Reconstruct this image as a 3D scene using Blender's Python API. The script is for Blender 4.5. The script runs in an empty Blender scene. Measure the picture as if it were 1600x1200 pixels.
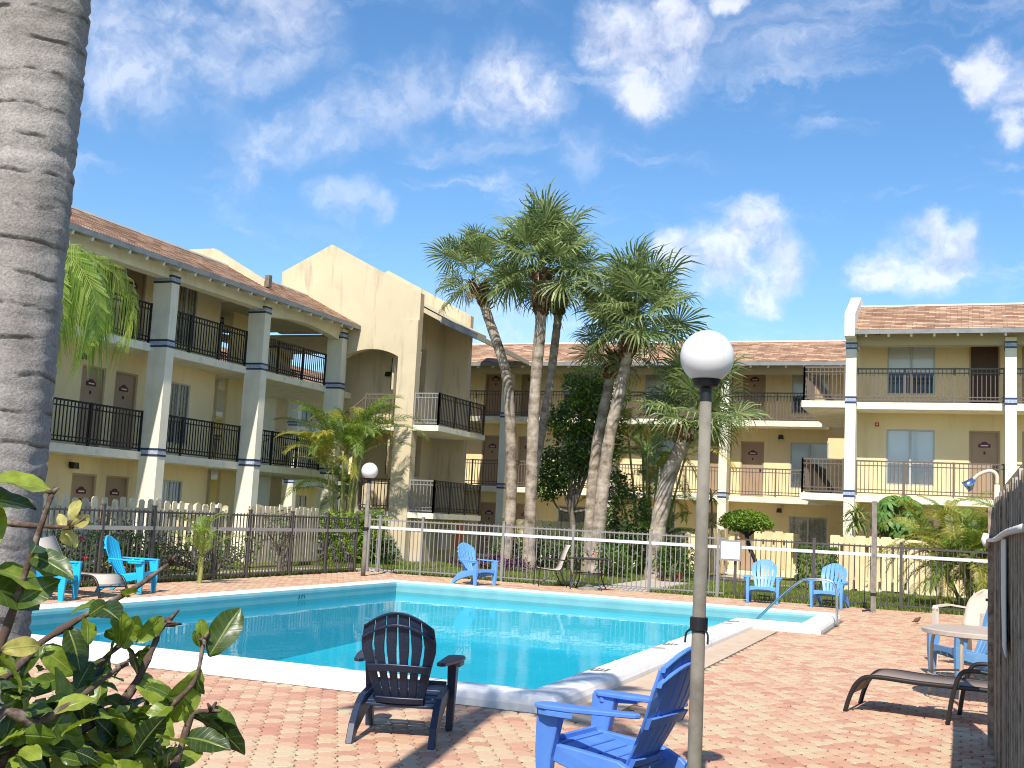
import bpy, bmesh, math, random
import numpy as np
from mathutils import Matrix, Vector, Quaternion
random.seed(7)
RNG = np.random.default_rng(7)
SC = bpy.context.scene
COL = SC.collection
R = math.radians

# ------------------------------------------------------------------ camera
YAW, PITCH, ROLL = 0.378297, 0.115128, 0.0506195
CAM_Z = 1.6
def cam_axes():
    cy, sy, cp, sp = math.cos(YAW), math.sin(YAW), math.cos(PITCH), math.sin(PITCH)
    f = Vector((-sy*cp, cy*cp, sp)); r = Vector((cy, sy, 0)); u = r.cross(f)
    c, s = math.cos(ROLL), math.sin(ROLL)
    return c*r + s*u, -s*r + c*u, f
cr, cu, cf = cam_axes()
cam = bpy.data.cameras.new('camera')
cam.sensor_width = 36.0; cam.lens = 1779.1/1600*36; cam.clip_start = 0.05; cam.clip_end = 2000
camo = bpy.data.objects.new('camera', cam); COL.objects.link(camo)
camo.matrix_world = Matrix(((cr.x, cu.x, -cf.x, 0), (cr.y, cu.y, -cf.y, 0), (cr.z, cu.z, -cf.z, CAM_Z), (0, 0, 0, 1)))
SC.camera = camo

# ------------------------------------------------------------------ sun and sky
SUN_TO = Vector((0.155, -0.84, 1.0)).normalized()
sun = bpy.data.lights.new('sun', 'SUN'); sun.energy = 3.5; sun.angle = R(0.53); sun.color = (1.0, 0.95, 0.86)
suno = bpy.data.objects.new('sun', sun); COL.objects.link(suno)
suno.rotation_euler = (-SUN_TO).to_track_quat('-Z', 'Y').to_euler()
suno.location = (0, 0, 40)
world = bpy.data.worlds.new('World'); SC.world = world; world.use_nodes = True
wn, wl = world.node_tree.nodes, world.node_tree.links
wn.clear()
def N(tree_nodes, t, **kw):
    n = tree_nodes.new(t)
    for k, v in kw.items(): setattr(n, k, v)
    return n
w_out = N(wn, 'ShaderNodeOutputWorld'); w_bg = N(wn, 'ShaderNodeBackground')
w_sky = N(wn, 'ShaderNodeTexSky', sky_type='NISHITA')
w_sky.sun_disc = False
w_sky.sun_elevation = math.asin(SUN_TO.z)
w_sky.sun_rotation = math.atan2(SUN_TO.x, SUN_TO.y)
w_sky.air_density = 1.0; w_sky.dust_density = 0.3; w_sky.ozone_density = 3.0
SKY_STRENGTH = 0.15
w_bg.inputs['Strength'].default_value = SKY_STRENGTH
CLOUDS = [(-0.2496,0.8887,0.3846,0.0422), (-0.2769,0.8755,0.3961,0.0281), (-0.2205,0.8912,0.3965,0.0309), (-0.2539,0.8985,0.3580,0.0253), (-0.2294,0.8804,0.4151,0.0225), (-0.3564,0.8624,0.3596,0.0337), (-0.3314,0.8738,0.3559,0.0225), (-0.3820,0.8540,0.3531,0.0253), (-0.1692,0.9570,0.2358,0.0393), (-0.2011,0.9534,0.2249,0.0337), (-0.1378,0.9639,0.2279,0.0253), (-0.1635,0.9511,0.2620,0.0197), (-0.1564,0.9664,0.2040,0.0253), (-0.2330,0.9450,0.2298,0.0225), (-0.0356,0.9722,0.2315,0.0337), (-0.0607,0.9732,0.2218,0.0225), (-0.0110,0.9736,0.2282,0.0253), (-0.0258,0.9675,0.2514,0.0169), (0.0168,0.9296,0.3683,0.0253), (-0.0020,0.9281,0.3722,0.0141), (0.0399,0.9341,0.3547,0.0197), (0.0426,0.9441,0.3270,0.0197), (-0.6010,0.7074,0.3720,0.0506), (-0.6323,0.6855,0.3609,0.0393), (-0.5697,0.7320,0.3736,0.0393), (-0.6343,0.6994,0.3293,0.0281), (-0.5292,0.7516,0.3938,0.0337), (-0.5531,0.7833,0.2837,0.0169), (-0.5335,0.7894,0.3037,0.0225), (-0.5049,0.8018,0.3197,0.0253), (-0.4756,0.8132,0.3353,0.0225), (-0.4454,0.8228,0.3530,0.0225), (-0.4149,0.8323,0.3677,0.0197), (-0.5548,0.7883,0.2659,0.0141), (-0.4900,0.8327,0.2580,0.0169), (-0.4712,0.8445,0.2546,0.0101), (-0.1730,0.8893,0.4234,0.0169), (-0.4394,0.8397,0.3190,0.0225), (-0.3088,0.8986,0.3117,0.0225)]
for k in range(6):                                            # the same fair-weather clouds all round the dome
    az = random.uniform(0.5, 5.2); el = random.uniform(0.2, 0.9)
    for j in range(3):
        a2, e2 = az + random.uniform(-.06, .06), el + random.uniform(-.03, .03)
        CLOUDS.append((math.sin(a2)*math.cos(e2), math.cos(a2)*math.cos(e2), math.sin(e2), random.uniform(.02, .045)))
def build_sky():
    tc = N(wn, 'ShaderNodeTexCoord')
    n1 = N(wn, 'ShaderNodeTexNoise'); n1.inputs['Scale'].default_value = 9; n1.inputs['Detail'].default_value = 8; n1.inputs['Roughness'].default_value = .62
    wl.new(tc.outputs['Generated'], n1.inputs['Vector'])
    sub = N(wn, 'ShaderNodeVectorMath', operation='SUBTRACT'); sub.inputs[1].default_value = (.5, .5, .5)
    wl.new(n1.outputs['Color'], sub.inputs[0])
    scl = N(wn, 'ShaderNodeVectorMath', operation='SCALE'); scl.inputs['Scale'].default_value = .085
    wl.new(sub.outputs[0], scl.inputs[0])
    add = N(wn, 'ShaderNodeVectorMath', operation='ADD')
    wl.new(tc.outputs['Generated'], add.inputs[0]); wl.new(scl.outputs[0], add.inputs[1])
    prev = None
    for i, (x, y, z, r) in enumerate(CLOUDS):
        d = N(wn, 'ShaderNodeVectorMath', operation='DISTANCE'); d.inputs[1].default_value = (x, y, z)
        wl.new(add.outputs[0], d.inputs[0])
        m = N(wn, 'ShaderNodeMapRange', interpolation_type='SMOOTHERSTEP')
        rr = r*(1.9 if 22 <= i < 36 else (1.5 if 5 <= i < 8 or 37 <= i < 39 else 1.2)); m.inputs['From Min'].default_value = rr*1.6; m.inputs['From Max'].default_value = rr*.05
        amp = 0.6 if 22 <= i < 27 else (0.5 if 27 <= i < 36 else (0.4 if i >= 37 and i < 39 else (0.8 if 5 <= i < 8 else 1.0)))
        m.inputs['To Max'].default_value = amp
        wl.new(d.outputs['Value'], m.inputs['Value'])
        if prev is None: prev = m.outputs[0]
        else:
            a = N(wn, 'ShaderNodeMath', operation='SMOOTH_MAX'); a.inputs[2].default_value = .15
            wl.new(prev, a.inputs[0]); wl.new(m.outputs[0], a.inputs[1]); prev = a.outputs[0]
    n2 = N(wn, 'ShaderNodeTexNoise'); n2.inputs['Scale'].default_value = 22; n2.inputs['Detail'].default_value = 9; n2.inputs['Roughness'].default_value = .57
    wl.new(add.outputs[0], n2.inputs['Vector'])
    nm = N(wn, 'ShaderNodeMapRange'); nm.inputs['From Min'].default_value = .3; nm.inputs['From Max'].default_value = .62; nm.inputs['To Min'].default_value = .45; nm.inputs['To Max'].default_value = 1.1
    wl.new(n2.outputs['Fac'], nm.inputs['Value'])
    mul = N(wn, 'ShaderNodeMath', operation='MULTIPLY'); wl.new(prev, mul.inputs[0]); wl.new(nm.outputs[0], mul.inputs[1])
    al = N(wn, 'ShaderNodeMapRange', interpolation_type='SMOOTHSTEP'); al.inputs['From Min'].default_value = .14; al.inputs['From Max'].default_value = .95; al.inputs['To Max'].default_value = .68
    wl.new(mul.outputs[0], al.inputs['Value'])
    cc = N(wn, 'ShaderNodeMix', data_type='RGBA')                # cloud shading painted in: greyer undersides, whiter lit tops
    cc.inputs[6].default_value = (2.5, 2.65, 3.45, 1); cc.inputs[7].default_value = (4.5, 4.5, 4.75, 1)
    up = N(wn, 'ShaderNodeVectorMath', operation='ADD'); up.inputs[1].default_value = (.004, 0, .016); wl.new(add.outputs[0], up.inputs[0])
    n3 = N(wn, 'ShaderNodeTexNoise'); n3.inputs['Scale'].default_value = 22; n3.inputs['Detail'].default_value = 6; n3.inputs['Roughness'].default_value = .55
    wl.new(up.outputs[0], n3.inputs['Vector'])
    df = N(wn, 'ShaderNodeMath', operation='SUBTRACT'); wl.new(n2.outputs['Fac'], df.inputs[0]); wl.new(n3.outputs['Fac'], df.inputs[1])
    n3m = N(wn, 'ShaderNodeMapRange'); n3m.inputs['From Min'].default_value = -.2; n3m.inputs['From Max'].default_value = .1     # lit tops, grey undersides
    wl.new(df.outputs[0], n3m.inputs['Value']); wl.new(n3m.outputs[0], cc.inputs[0])
    # thin high cirrus combed across the sky
    mp = N(wn, 'ShaderNodeMapping'); mp.inputs['Rotation'].default_value = (0, .38, 0); mp.inputs['Scale'].default_value = (2.2, 2.2, 10); wl.new(add.outputs[0], mp.inputs['Vector'])
    ci = N(wn, 'ShaderNodeTexNoise'); ci.inputs['Scale'].default_value = 2.3; ci.inputs['Detail'].default_value = 9; ci.inputs['Roughness'].default_value = .6; ci.inputs['Distortion'].default_value = .5; wl.new(mp.outputs[0], ci.inputs['Vector'])
    cim = N(wn, 'ShaderNodeMapRange', interpolation_type='SMOOTHSTEP'); cim.inputs['From Min'].default_value = .5; cim.inputs['From Max'].default_value = .8; cim.inputs['To Max'].default_value = .42; wl.new(ci.outputs['Fac'], cim.inputs['Value'])
    amx = N(wn, 'ShaderNodeMath', operation='MAXIMUM'); wl.new(al.outputs[0], amx.inputs[0]); wl.new(cim.outputs[0], amx.inputs[1])
    hs = N(wn, 'ShaderNodeHueSaturation'); hs.inputs['Saturation'].default_value = 1.2; hs.inputs['Value'].default_value = .69
    wl.new(w_sky.outputs[0], hs.inputs['Color'])
    mx = N(wn, 'ShaderNodeMix', data_type='RGBA')
    wl.new(amx.outputs[0], mx.inputs[0]); wl.new(hs.outputs[0], mx.inputs[6]); wl.new(cc.outputs[2], mx.inputs[7])
    wl.new(mx.outputs[2], w_bg.inputs['Color']); wl.new(w_bg.outputs[0], w_out.inputs['Surface'])
build_sky()
SC.view_settings.view_transform = 'Standard'; SC.view_settings.look = 'None'
SC.view_settings.exposure = 0.85; SC.view_settings.gamma = 1.0; SC.view_settings.use_curve_mapping = False
SC.render.engine = 'CYCLES'
SC.cycles.max_bounces = 6; SC.cycles.diffuse_bounces = 4; SC.cycles.glossy_bounces = 3; SC.cycles.transparent_max_bounces = 10
SC.cycles.use_denoising = True; SC.cycles.filter_width = 1.05

# ------------------------------------------------------------------ helpers
def tag(o, label=None, cat=None, group=None, kind=None):
    if label: o['label'] = label
    if cat: o['category'] = cat
    if group: o['group'] = group
    if kind: o['kind'] = kind
    return o
def empty(name, loc=(0, 0, 0), rz=0, label=None, cat=None, group=None, kind=None):
    o = bpy.data.objects.new(name, None); COL.objects.link(o)
    o.location = loc; o.rotation_euler = (0, 0, rz); o.empty_display_size = .2
    return tag(o, label, cat, group, kind)
def link(name, me, parent=None, loc=None, rot=None, scale=None):
    o = bpy.data.objects.new(name, me); COL.objects.link(o)
    if parent: o.parent = parent
    if loc is not None: o.location = loc
    if rot is not None:
        if isinstance(rot, Quaternion): o.rotation_mode = 'QUATERNION'; o.rotation_quaternion = rot
        else: o.rotation_euler = rot
    if scale is not None: o.scale = (scale,)*3 if isinstance(scale, (int, float)) else scale
    return o
def raw_mesh(name, v, f, mats, smooth=False, mi=None, uv=None):
    me = bpy.data.meshes.new(name)
    me.from_pydata([tuple(p) for p in v], [], f)
    for m in (mats if isinstance(mats, (list, tuple)) else [mats]): me.materials.append(m)
    if mi is not None: me.polygons.foreach_set('material_index', mi)
    if smooth: me.polygons.foreach_set('use_smooth', [True]*len(me.polygons))
    if uv is not None:
        l = me.uv_layers.new(name='uv'); l.data.foreach_set('uv', np.asarray(uv, dtype=np.float32).ravel())
    me.update()
    return me
def np_mesh(name, V, F, mat, smooth=False):
    """V (n,3), F (m,k) arrays with constant k"""
    me = bpy.data.meshes.new(name)
    V = np.asarray(V, np.float32); F = np.asarray(F, np.int32); k = F.shape[1]
    me.vertices.add(len(V)); me.vertices.foreach_set('co', V.ravel())
    me.loops.add(F.size); me.loops.foreach_set('vertex_index', F.ravel())
    me.polygons.add(len(F)); me.polygons.foreach_set('loop_start', np.arange(0, F.size, k, dtype=np.int32))
    me.polygons.foreach_set('loop_total', np.full(len(F), k, np.int32))
    me.polygons.foreach_set('use_smooth', np.full(len(F), smooth))
    for m in (mat if isinstance(mat, (list, tuple)) else [mat]): me.materials.append(m)
    me.update(calc_edges=True); me.validate()
    return me
class MB:
    def __init__(s, T=None, off=(0, 0, 0)):
        s.v, s.f, s.mi, s.T, s.off = [], [], [], T, Vector(off)
    def add(s, vs, fs, mi=0):
        o = len(s.v)
        for p in vs:
            p = Vector(s.T(*p)) if s.T else Vector(p)
            s.v.append(p - s.off)
        for f in fs: s.f.append([i + o for i in f]); s.mi.append(mi)
        return s
    def box(s, a, b, mi=0):
        x0, y0, z0 = a; x1, y1, z1 = b
        return s.add([(x0,y0,z0),(x1,y0,z0),(x1,y1,z0),(x0,y1,z0),(x0,y0,z1),(x1,y0,z1),(x1,y1,z1),(x0,y1,z1)],
                     [(0,3,2,1),(4,5,6,7),(0,1,5,4),(1,2,6,5),(2,3,7,6),(3,0,4,7)], mi)
    def beam(s, p, q, w, h, mi=0, up=(0, 0, 1), w2=None, h2=None):
        p, q = Vector(p), Vector(q); d = (q - p).normalized(); u = Vector(up)
        if abs(d.dot(u)) > .99: u = Vector((1, 0, 0))
        x = d.cross(u).normalized(); u = x.cross(d)
        w2 = w if w2 is None else w2; h2 = h if h2 is None else h2
        vs = [p+x*a*w/2+u*b*h/2 for a, b in ((-1,-1),(1,-1),(1,1),(-1,1))] + [q+x*a*w2/2+u*b*h2/2 for a, b in ((-1,-1),(1,-1),(1,1),(-1,1))]
        return s.add(vs, [(0,3,2,1),(4,5,6,7),(0,1,5,4),(1,2,6,5),(2,3,7,6),(3,0,4,7)], mi)
    def tube(s, pts, rad, n=8, mi=0, cap=True):
        pts = [Vector(p) for p in pts]; m = len(pts)
        if isinstance(rad, (int, float)): rad = [rad]*m
        vs, x = [], None
        for i, p in enumerate(pts):
            d = (pts[min(i+1, m-1)] - pts[max(i-1, 0)]).normalized()
            if x is None:
                x = d.cross(Vector((0, 0, 1)))
                if x.length < .05: x = d.cross(Vector((1, 0, 0)))
            x = (x - d*x.dot(d)).normalized(); y = d.cross(x)
            for k in range(n):
                a = 2*math.pi*k/n
                vs.append(p + (x*math.cos(a) + y*math.sin(a))*rad[i])
        fs = [(i*n+k, i*n+(k+1) % n, (i+1)*n+(k+1) % n, (i+1)*n+k) for i in range(m-1) for k in range(n)]
        if cap: fs += [tuple(reversed(range(n))), tuple((m-1)*n+k for k in range(n))]
        return s.add(vs, fs, mi)
    def prism(s, poly, fn, w0, w1, mi=0):
        n = len(poly)
        vs = [fn(a, b, w0) for a, b in poly] + [fn(a, b, w1) for a, b in poly]
        return s.add(vs, [tuple(range(n)), tuple(range(2*n-1, n-1, -1))] + [(k, n+k, n+(k+1) % n, (k+1) % n) for k in range(n)], mi)
    def lathe(s, prof, c=(0, 0, 0), n=20, mi=0):
        c = Vector(c); m = len(prof)
        vs = [c + Vector((r*math.cos(2*math.pi*k/n), r*math.sin(2*math.pi*k/n), z)) for r, z in prof for k in range(n)]
        return s.add(vs, [(i*n+k, i*n+(k+1) % n, (i+1)*n+(k+1) % n, (i+1)*n+k) for i in range(m-1) for k in range(n)], mi)
    def mesh(s, name, mat, smooth=False):
        return raw_mesh(name, s.v, s.f, mat, smooth, s.mi)
    def build(s, name, mat, parent=None, smooth=False, kind=None, label=None):
        o = link(name, s.mesh(name, mat, smooth), parent)
        if kind: o['kind'] = kind
        if label: o['label'] = label
        return o
def spline(pts, n=8):
    """Catmull-Rom through pts"""
    P = [Vector(p) for p in pts]; P = [P[0]*2-P[1]] + P + [P[-1]*2-P[-2]]; out = []
    for i in range(1, len(P)-2):
        for k in range(n):
            t = k/n
            out.append(.5*((2*P[i]) + (P[i+1]-P[i-1])*t + (2*P[i-1]-5*P[i]+4*P[i+1]-P[i+2])*t*t + (3*P[i]-P[i-1]-3*P[i+1]+P[i+2])*t**3))
    out.append(P[-2]); return out
def bevel(o, w=.006, seg=2):
    m = o.modifiers.new('bevel', 'BEVEL'); m.width = w; m.segments = seg; m.limit_method = 'ANGLE'; m.angle_limit = R(40); return o

# ------------------------------------------------------------------ materials
def mat(name, col, rough=.7, spec=.3, noise=None, bump=None, metal=0.0, var=None, coat=0.0, streak=None, sss=None):
    """noise=(scale, second colour, lo, hi); bump=(scale, strength, distance); var=per-object value jitter; streak=(colour, amount) dark drips"""
    m = bpy.data.materials.new(name); m.use_nodes = True
    n, l = m.node_tree.nodes, m.node_tree.links; b = n['Principled BSDF']
    b.inputs['Base Color'].default_value = (*col, 1); b.inputs['Roughness'].default_value = rough
    b.inputs['Specular IOR Level'].default_value = spec; b.inputs['Metallic'].default_value = metal
    if coat: b.inputs['Coat Weight'].default_value = coat
    geo = N(n, 'ShaderNodeNewGeometry'); cur = None
    if noise:
        t = N(n, 'ShaderNodeTexNoise'); t.inputs['Scale'].default_value = noise[0]; t.inputs['Detail'].default_value = 6; t.inputs['Roughness'].default_value = .6
        l.new(geo.outputs['Position'], t.inputs['Vector'])
        mr = N(n, 'ShaderNodeMapRange'); mr.inputs['From Min'].default_value = noise[2]; mr.inputs['From Max'].default_value = noise[3]
        l.new(t.outputs['Fac'], mr.inputs['Value'])
        mx = N(n, 'ShaderNodeMix', data_type='RGBA'); mx.inputs[6].default_value = (*col, 1); mx.inputs[7].default_value = (*noise[1], 1)
        l.new(mr.outputs[0], mx.inputs[0]); cur = mx.outputs[2]
    if streak:
        mp = N(n, 'ShaderNodeMapping'); mp.inputs['Scale'].default_value = (1.6, 1.6, .22); l.new(geo.outputs['Position'], mp.inputs['Vector'])
        t = N(n, 'ShaderNodeTexNoise'); t.inputs['Scale'].default_value = 2.2; t.inputs['Detail'].default_value = 8; t.inputs['Roughness'].default_value = .65
        l.new(mp.outputs[0], t.inputs['Vector'])
        mr = N(n, 'ShaderNodeMapRange'); mr.inputs['From Min'].default_value = .53; mr.inputs['From Max'].default_value = .75; mr.inputs['To Max'].default_value = streak[1]
        l.new(t.outputs['Fac'], mr.inputs['Value'])
        mx = N(n, 'ShaderNodeMix', data_type='RGBA'); mx.inputs[6].default_value = (*col, 1); mx.inputs[7].default_value = (*streak[0], 1)
        if cur: l.new(cur, mx.inputs[6])
        l.new(mr.outputs[0], mx.inputs[0]); cur = mx.outputs[2]
    if var:
        oi = N(n, 'ShaderNodeObjectInfo'); ad = N(n, 'ShaderNodeMath', operation='ADD'); l.new(oi.outputs['Random'], ad.inputs[0])
        l.new(geo.outputs['Random Per Island'], ad.inputs[1]); fr = N(n, 'ShaderNodeMath', operation='FRACT'); l.new(ad.outputs[0], fr.inputs[0])
        mr = N(n, 'ShaderNodeMapRange'); mr.inputs['To Min'].default_value = 1-var; mr.inputs['To Max'].default_value = 1+var; l.new(fr.outputs[0], mr.inputs['Value'])
        hs = N(n, 'ShaderNodeHueSaturation'); hs.inputs['Color'].default_value = (*col, 1)
        if cur: l.new(cur, hs.inputs['Color'])
        l.new(mr.outputs[0], hs.inputs['Value']); cur = hs.outputs[0]
    if cur: l.new(cur, b.inputs['Base Color'])
    if bump:
        t = N(n, 'ShaderNodeTexNoise'); t.inputs['Scale'].default_value = bump[0]; t.inputs['Detail'].default_value = 5; l.new(geo.outputs['Position'], t.inputs['Vector'])
        bp = N(n, 'ShaderNodeBump'); bp.inputs['Strength'].default_value = bump[1]; bp.inputs['Distance'].default_value = bump[2]
        l.new(t.outputs['Fac'], bp.inputs['Height']); l.new(bp.outputs[0], b.inputs['Normal'])
    return m
def leaf_mat(name, cols, rough=.45, trans=.35, spec=.4, veins=False):
    """foliage: random per leaf between colours, part of the light passes through"""
    m = bpy.data.materials.new(name); m.use_nodes = True
    n, l = m.node_tree.nodes, m.node_tree.links; b = n['Principled BSDF']; out = n['Material Output']
    geo = N(n, 'ShaderNodeNewGeometry'); oi = N(n, 'ShaderNodeObjectInfo')
    ad = N(n, 'ShaderNodeMath', operation='ADD'); l.new(geo.outputs['Random Per Island'], ad.inputs[0]); l.new(oi.outputs['Random'], ad.inputs[1])
    fr = N(n, 'ShaderNodeMath', operation='FRACT'); l.new(ad.outputs[0], fr.inputs[0])
    cr_ = N(n, 'ShaderNodeValToRGB'); e = cr_.color_ramp.elements
    while len(e) < len(cols): e.new(.5)
    for i, c in enumerate(cols): e[i].position = i/(len(cols)-1); e[i].color = (*c, 1)
    l.new(fr.outputs[0], cr_.inputs[0])
    if veins:                                                     # pale midrib and side veins from the leaf's own uv
        uv = N(n, 'ShaderNodeUVMap', uv_map='uv'); sx = N(n, 'ShaderNodeSeparateXYZ'); l.new(uv.outputs[0], sx.inputs[0])
        ab = N(n, 'ShaderNodeMath', operation='ABSOLUTE'); l.new(sx.outputs['Y'], ab.inputs[0])
        mid = N(n, 'ShaderNodeMapRange'); mid.inputs['From Min'].default_value = .035; mid.inputs['From Max'].default_value = .10; mid.inputs['To Min'].default_value = 1; mid.inputs['To Max'].default_value = 0; l.new(ab.outputs[0], mid.inputs['Value'])
        sv = N(n, 'ShaderNodeMath', operation='MULTIPLY_ADD'); sv.inputs[1].default_value = -.16; l.new(ab.outputs[0], sv.inputs[0]); l.new(sx.outputs['X'], sv.inputs[2])
        wv = N(n, 'ShaderNodeMath', operation='SINE'); ws = N(n, 'ShaderNodeMath', operation='MULTIPLY'); ws.inputs[1].default_value = 50; l.new(sv.outputs[0], ws.inputs[0]); l.new(ws.outputs[0], wv.inputs[0])
        wm_ = N(n, 'ShaderNodeMapRange'); wm_.inputs['From Min'].default_value = .75; wm_.inputs['From Max'].default_value = 1; wm_.inputs['To Max'].default_value = .2; l.new(wv.outputs[0], wm_.inputs['Value'])
        mxv = N(n, 'ShaderNodeMath', operation='MAXIMUM'); l.new(mid.outputs[0], mxv.inputs[0]); l.new(wm_.outputs[0], mxv.inputs[1])
        ns = N(n, 'ShaderNodeTexNoise'); ns.inputs['Scale'].default_value = 70; ns.inputs['Detail'].default_value = 4; l.new(geo.outputs['Position'], ns.inputs['Vector'])
        nm_ = N(n, 'ShaderNodeMapRange'); nm_.inputs['From Min'].default_value = .3; nm_.inputs['From Max'].default_value = .7; nm_.inputs['To Min'].default_value = .7; nm_.inputs['To Max'].default_value = 1.2; l.new(ns.outputs['Fac'], nm_.inputs['Value'])
        hv = N(n, 'ShaderNodeHueSaturation'); l.new(nm_.outputs[0], hv.inputs['Value']); l.new(cr_.outputs[0], hv.inputs['Color'])
        cv = N(n, 'ShaderNodeMix', data_type='RGBA'); cv.inputs[7].default_value = (.36, .40, .10, 1); mf = N(n, 'ShaderNodeMath', operation='MULTIPLY'); mf.inputs[1].default_value = .55
        l.new(mxv.outputs[0], mf.inputs[0]); l.new(mf.outputs[0], cv.inputs[0]); l.new(hv.outputs[0], cv.inputs[6])
        bpv = N(n, 'ShaderNodeBump'); bpv.inputs['Strength'].default_value = .5; bpv.inputs['Distance'].default_value = .0015; bpv.invert = True; l.new(mxv.outputs[0], bpv.inputs['Height']); l.new(bpv.outputs[0], b.inputs['Normal'])
        class _o: outputs = [cv.outputs[2]]
        cr_ = _o
    l.new(cr_.outputs[0], b.inputs['Base Color']); b.inputs['Roughness'].default_value = rough; b.inputs['Specular IOR Level'].default_value = spec
    tr = N(n, 'ShaderNodeBsdfTranslucent'); hs = N(n, 'ShaderNodeHueSaturation'); hs.inputs['Value'].default_value = 1.5; hs.inputs['Saturation'].default_value = 1.1
    l.new(cr_.outputs[0], hs.inputs['Color']); l.new(hs.outputs[0], tr.inputs['Color'])
    mx = N(n, 'ShaderNodeMixShader'); mx.inputs[0].default_value = trans; l.new(b.outputs[0], mx.inputs[1]); l.new(tr.outputs[0], mx.inputs[2]); l.new(mx.outputs[0], out.inputs['Surface'])
    return m
def shingle_mat():
    m = bpy.data.materials.new('asphalt_shingles'); m.use_nodes = True
    n, l = m.node_tree.nodes, m.node_tree.links; b = n['Principled BSDF']
    uv = N(n, 'ShaderNodeUVMap', uv_map='uv')
    mp = N(n, 'ShaderNodeMapping'); l.new(uv.outputs[0], mp.inputs['Vector'])
    br = N(n, 'ShaderNodeTexBrick'); br.offset = .37; br.inputs['Scale'].default_value = 1
    br.inputs['Brick Width'].default_value = .3; br.inputs['Row Height'].default_value = .135; br.inputs['Mortar Size'].default_value = .006
    br.inputs['Color1'].default_value = (.62, .40, .26, 1); br.inputs['Color2'].default_value = (.26, .145, .095, 1); br.inputs['Mortar'].default_value = (.16, .09, .06, 1)
    l.new(mp.outputs[0], br.inputs['Vector'])
    t = N(n, 'ShaderNodeTexNoise'); t.inputs['Scale'].default_value = 1.1; t.inputs['Detail'].default_value = 6; l.new(uv.outputs[0], t.inputs['Vector'])
    mr = N(n, 'ShaderNodeMapRange'); mr.inputs['From Min'].default_value = .35; mr.inputs['From Max'].default_value = .7; mr.inputs['To Min'].default_value = 1.12; mr.inputs['To Max'].default_value = .72; l.new(t.outputs['Fac'], mr.inputs['Value'])
    hs = N(n, 'ShaderNodeHueSaturation'); l.new(br.outputs['Color'], hs.inputs['Color']); l.new(mr.outputs[0], hs.inputs['Value']); l.new(hs.outputs[0], b.inputs['Base Color'])
    b.inputs['Roughness'].default_value = .95; b.inputs['Specular IOR Level'].default_value = .1
    return m
def paver_mat():
    m = bpy.data.materials.new('concrete_pavers'); m.use_nodes = True
    n, l = m.node_tree.nodes, m.node_tree.links; b = n['Principled BSDF']
    geo = N(n, 'ShaderNodeNewGeometry'); oi = N(n, 'ShaderNodeObjectInfo')
    ad = N(n, 'ShaderNodeMath', operation='ADD'); l.new(geo.outputs['Random Per Island'], ad.inputs[0]); l.new(oi.outputs['Random'], ad.inputs[1])
    t = N(n, 'ShaderNodeTexNoise'); t.inputs['Scale'].default_value = .7; t.inputs['Detail'].default_value = 3
    mp = N(n, 'ShaderNodeMapping'); mp.inputs['Scale'].default_value = (.5, 1.6, 1); l.new(geo.outputs['Position'], mp.inputs['Vector']); l.new(mp.outputs[0], t.inputs['Vector'])
    tm = N(n, 'ShaderNodeMath', operation='MULTIPLY_ADD'); tm.inputs[1].default_value = .9; tm.inputs[2].default_value = -.45; l.new(t.outputs['Fac'], tm.inputs[0])
    fr = N(n, 'ShaderNodeMath', operation='FRACT'); l.new(ad.outputs[0], fr.inputs[0])
    a2 = N(n, 'ShaderNodeMath', operation='ADD', use_clamp=True); l.new(fr.outputs[0], a2.inputs[0]); l.new(tm.outputs[0], a2.inputs[1])
    rp = N(n, 'ShaderNodeValToRGB'); e = rp.color_ramp.elements
    for i, (p, c) in enumerate(((0, (.60, .46, .31)), (.3, (.68, .47, .33)), (.55, (.66, .37, .27)), (.8, (.60, .28, .2)), (1, (.50, .21, .155)))):
        if i > 1: e.new(p)
    for i, (p, c) in enumerate(((0, (.56, .44, .29)), (.3, (.57, .395, .255)), (.6, (.56, .345, .23)), (.85, (.53, .295, .2)), (1, (.48, .24, .165)))):
        e[i].position = p; e[i].color = (*c, 1)
    l.new(a2.outputs[0], rp.inputs[0])
    g = N(n, 'ShaderNodeTexNoise'); g.inputs['Scale'].default_value = 60; g.inputs['Detail'].default_value = 4; l.new(geo.outputs['Position'], g.inputs['Vector'])
    gm = N(n, 'ShaderNodeMapRange'); gm.inputs['To Min'].default_value = .78; gm.inputs['To Max'].default_value = 1.18; l.new(g.outputs['Fac'], gm.inputs['Value'])
    hs = N(n, 'ShaderNodeHueSaturation'); l.new(rp.outputs[0], hs.inputs['Color']); l.new(gm.outputs[0], hs.inputs['Value']); l.new(hs.outputs[0], b.inputs['Base Color'])
    b.inputs['Roughness'].default_value = .9; b.inputs['Specular IOR Level'].default_value = .15
    bp = N(n, 'ShaderNodeBump'); bp.inputs['Strength'].default_value = .3; bp.inputs['Distance'].default_value = .004; l.new(g.outputs['Fac'], bp.inputs['Height']); l.new(bp.outputs[0], b.inputs['Normal'])
    return m
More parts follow.
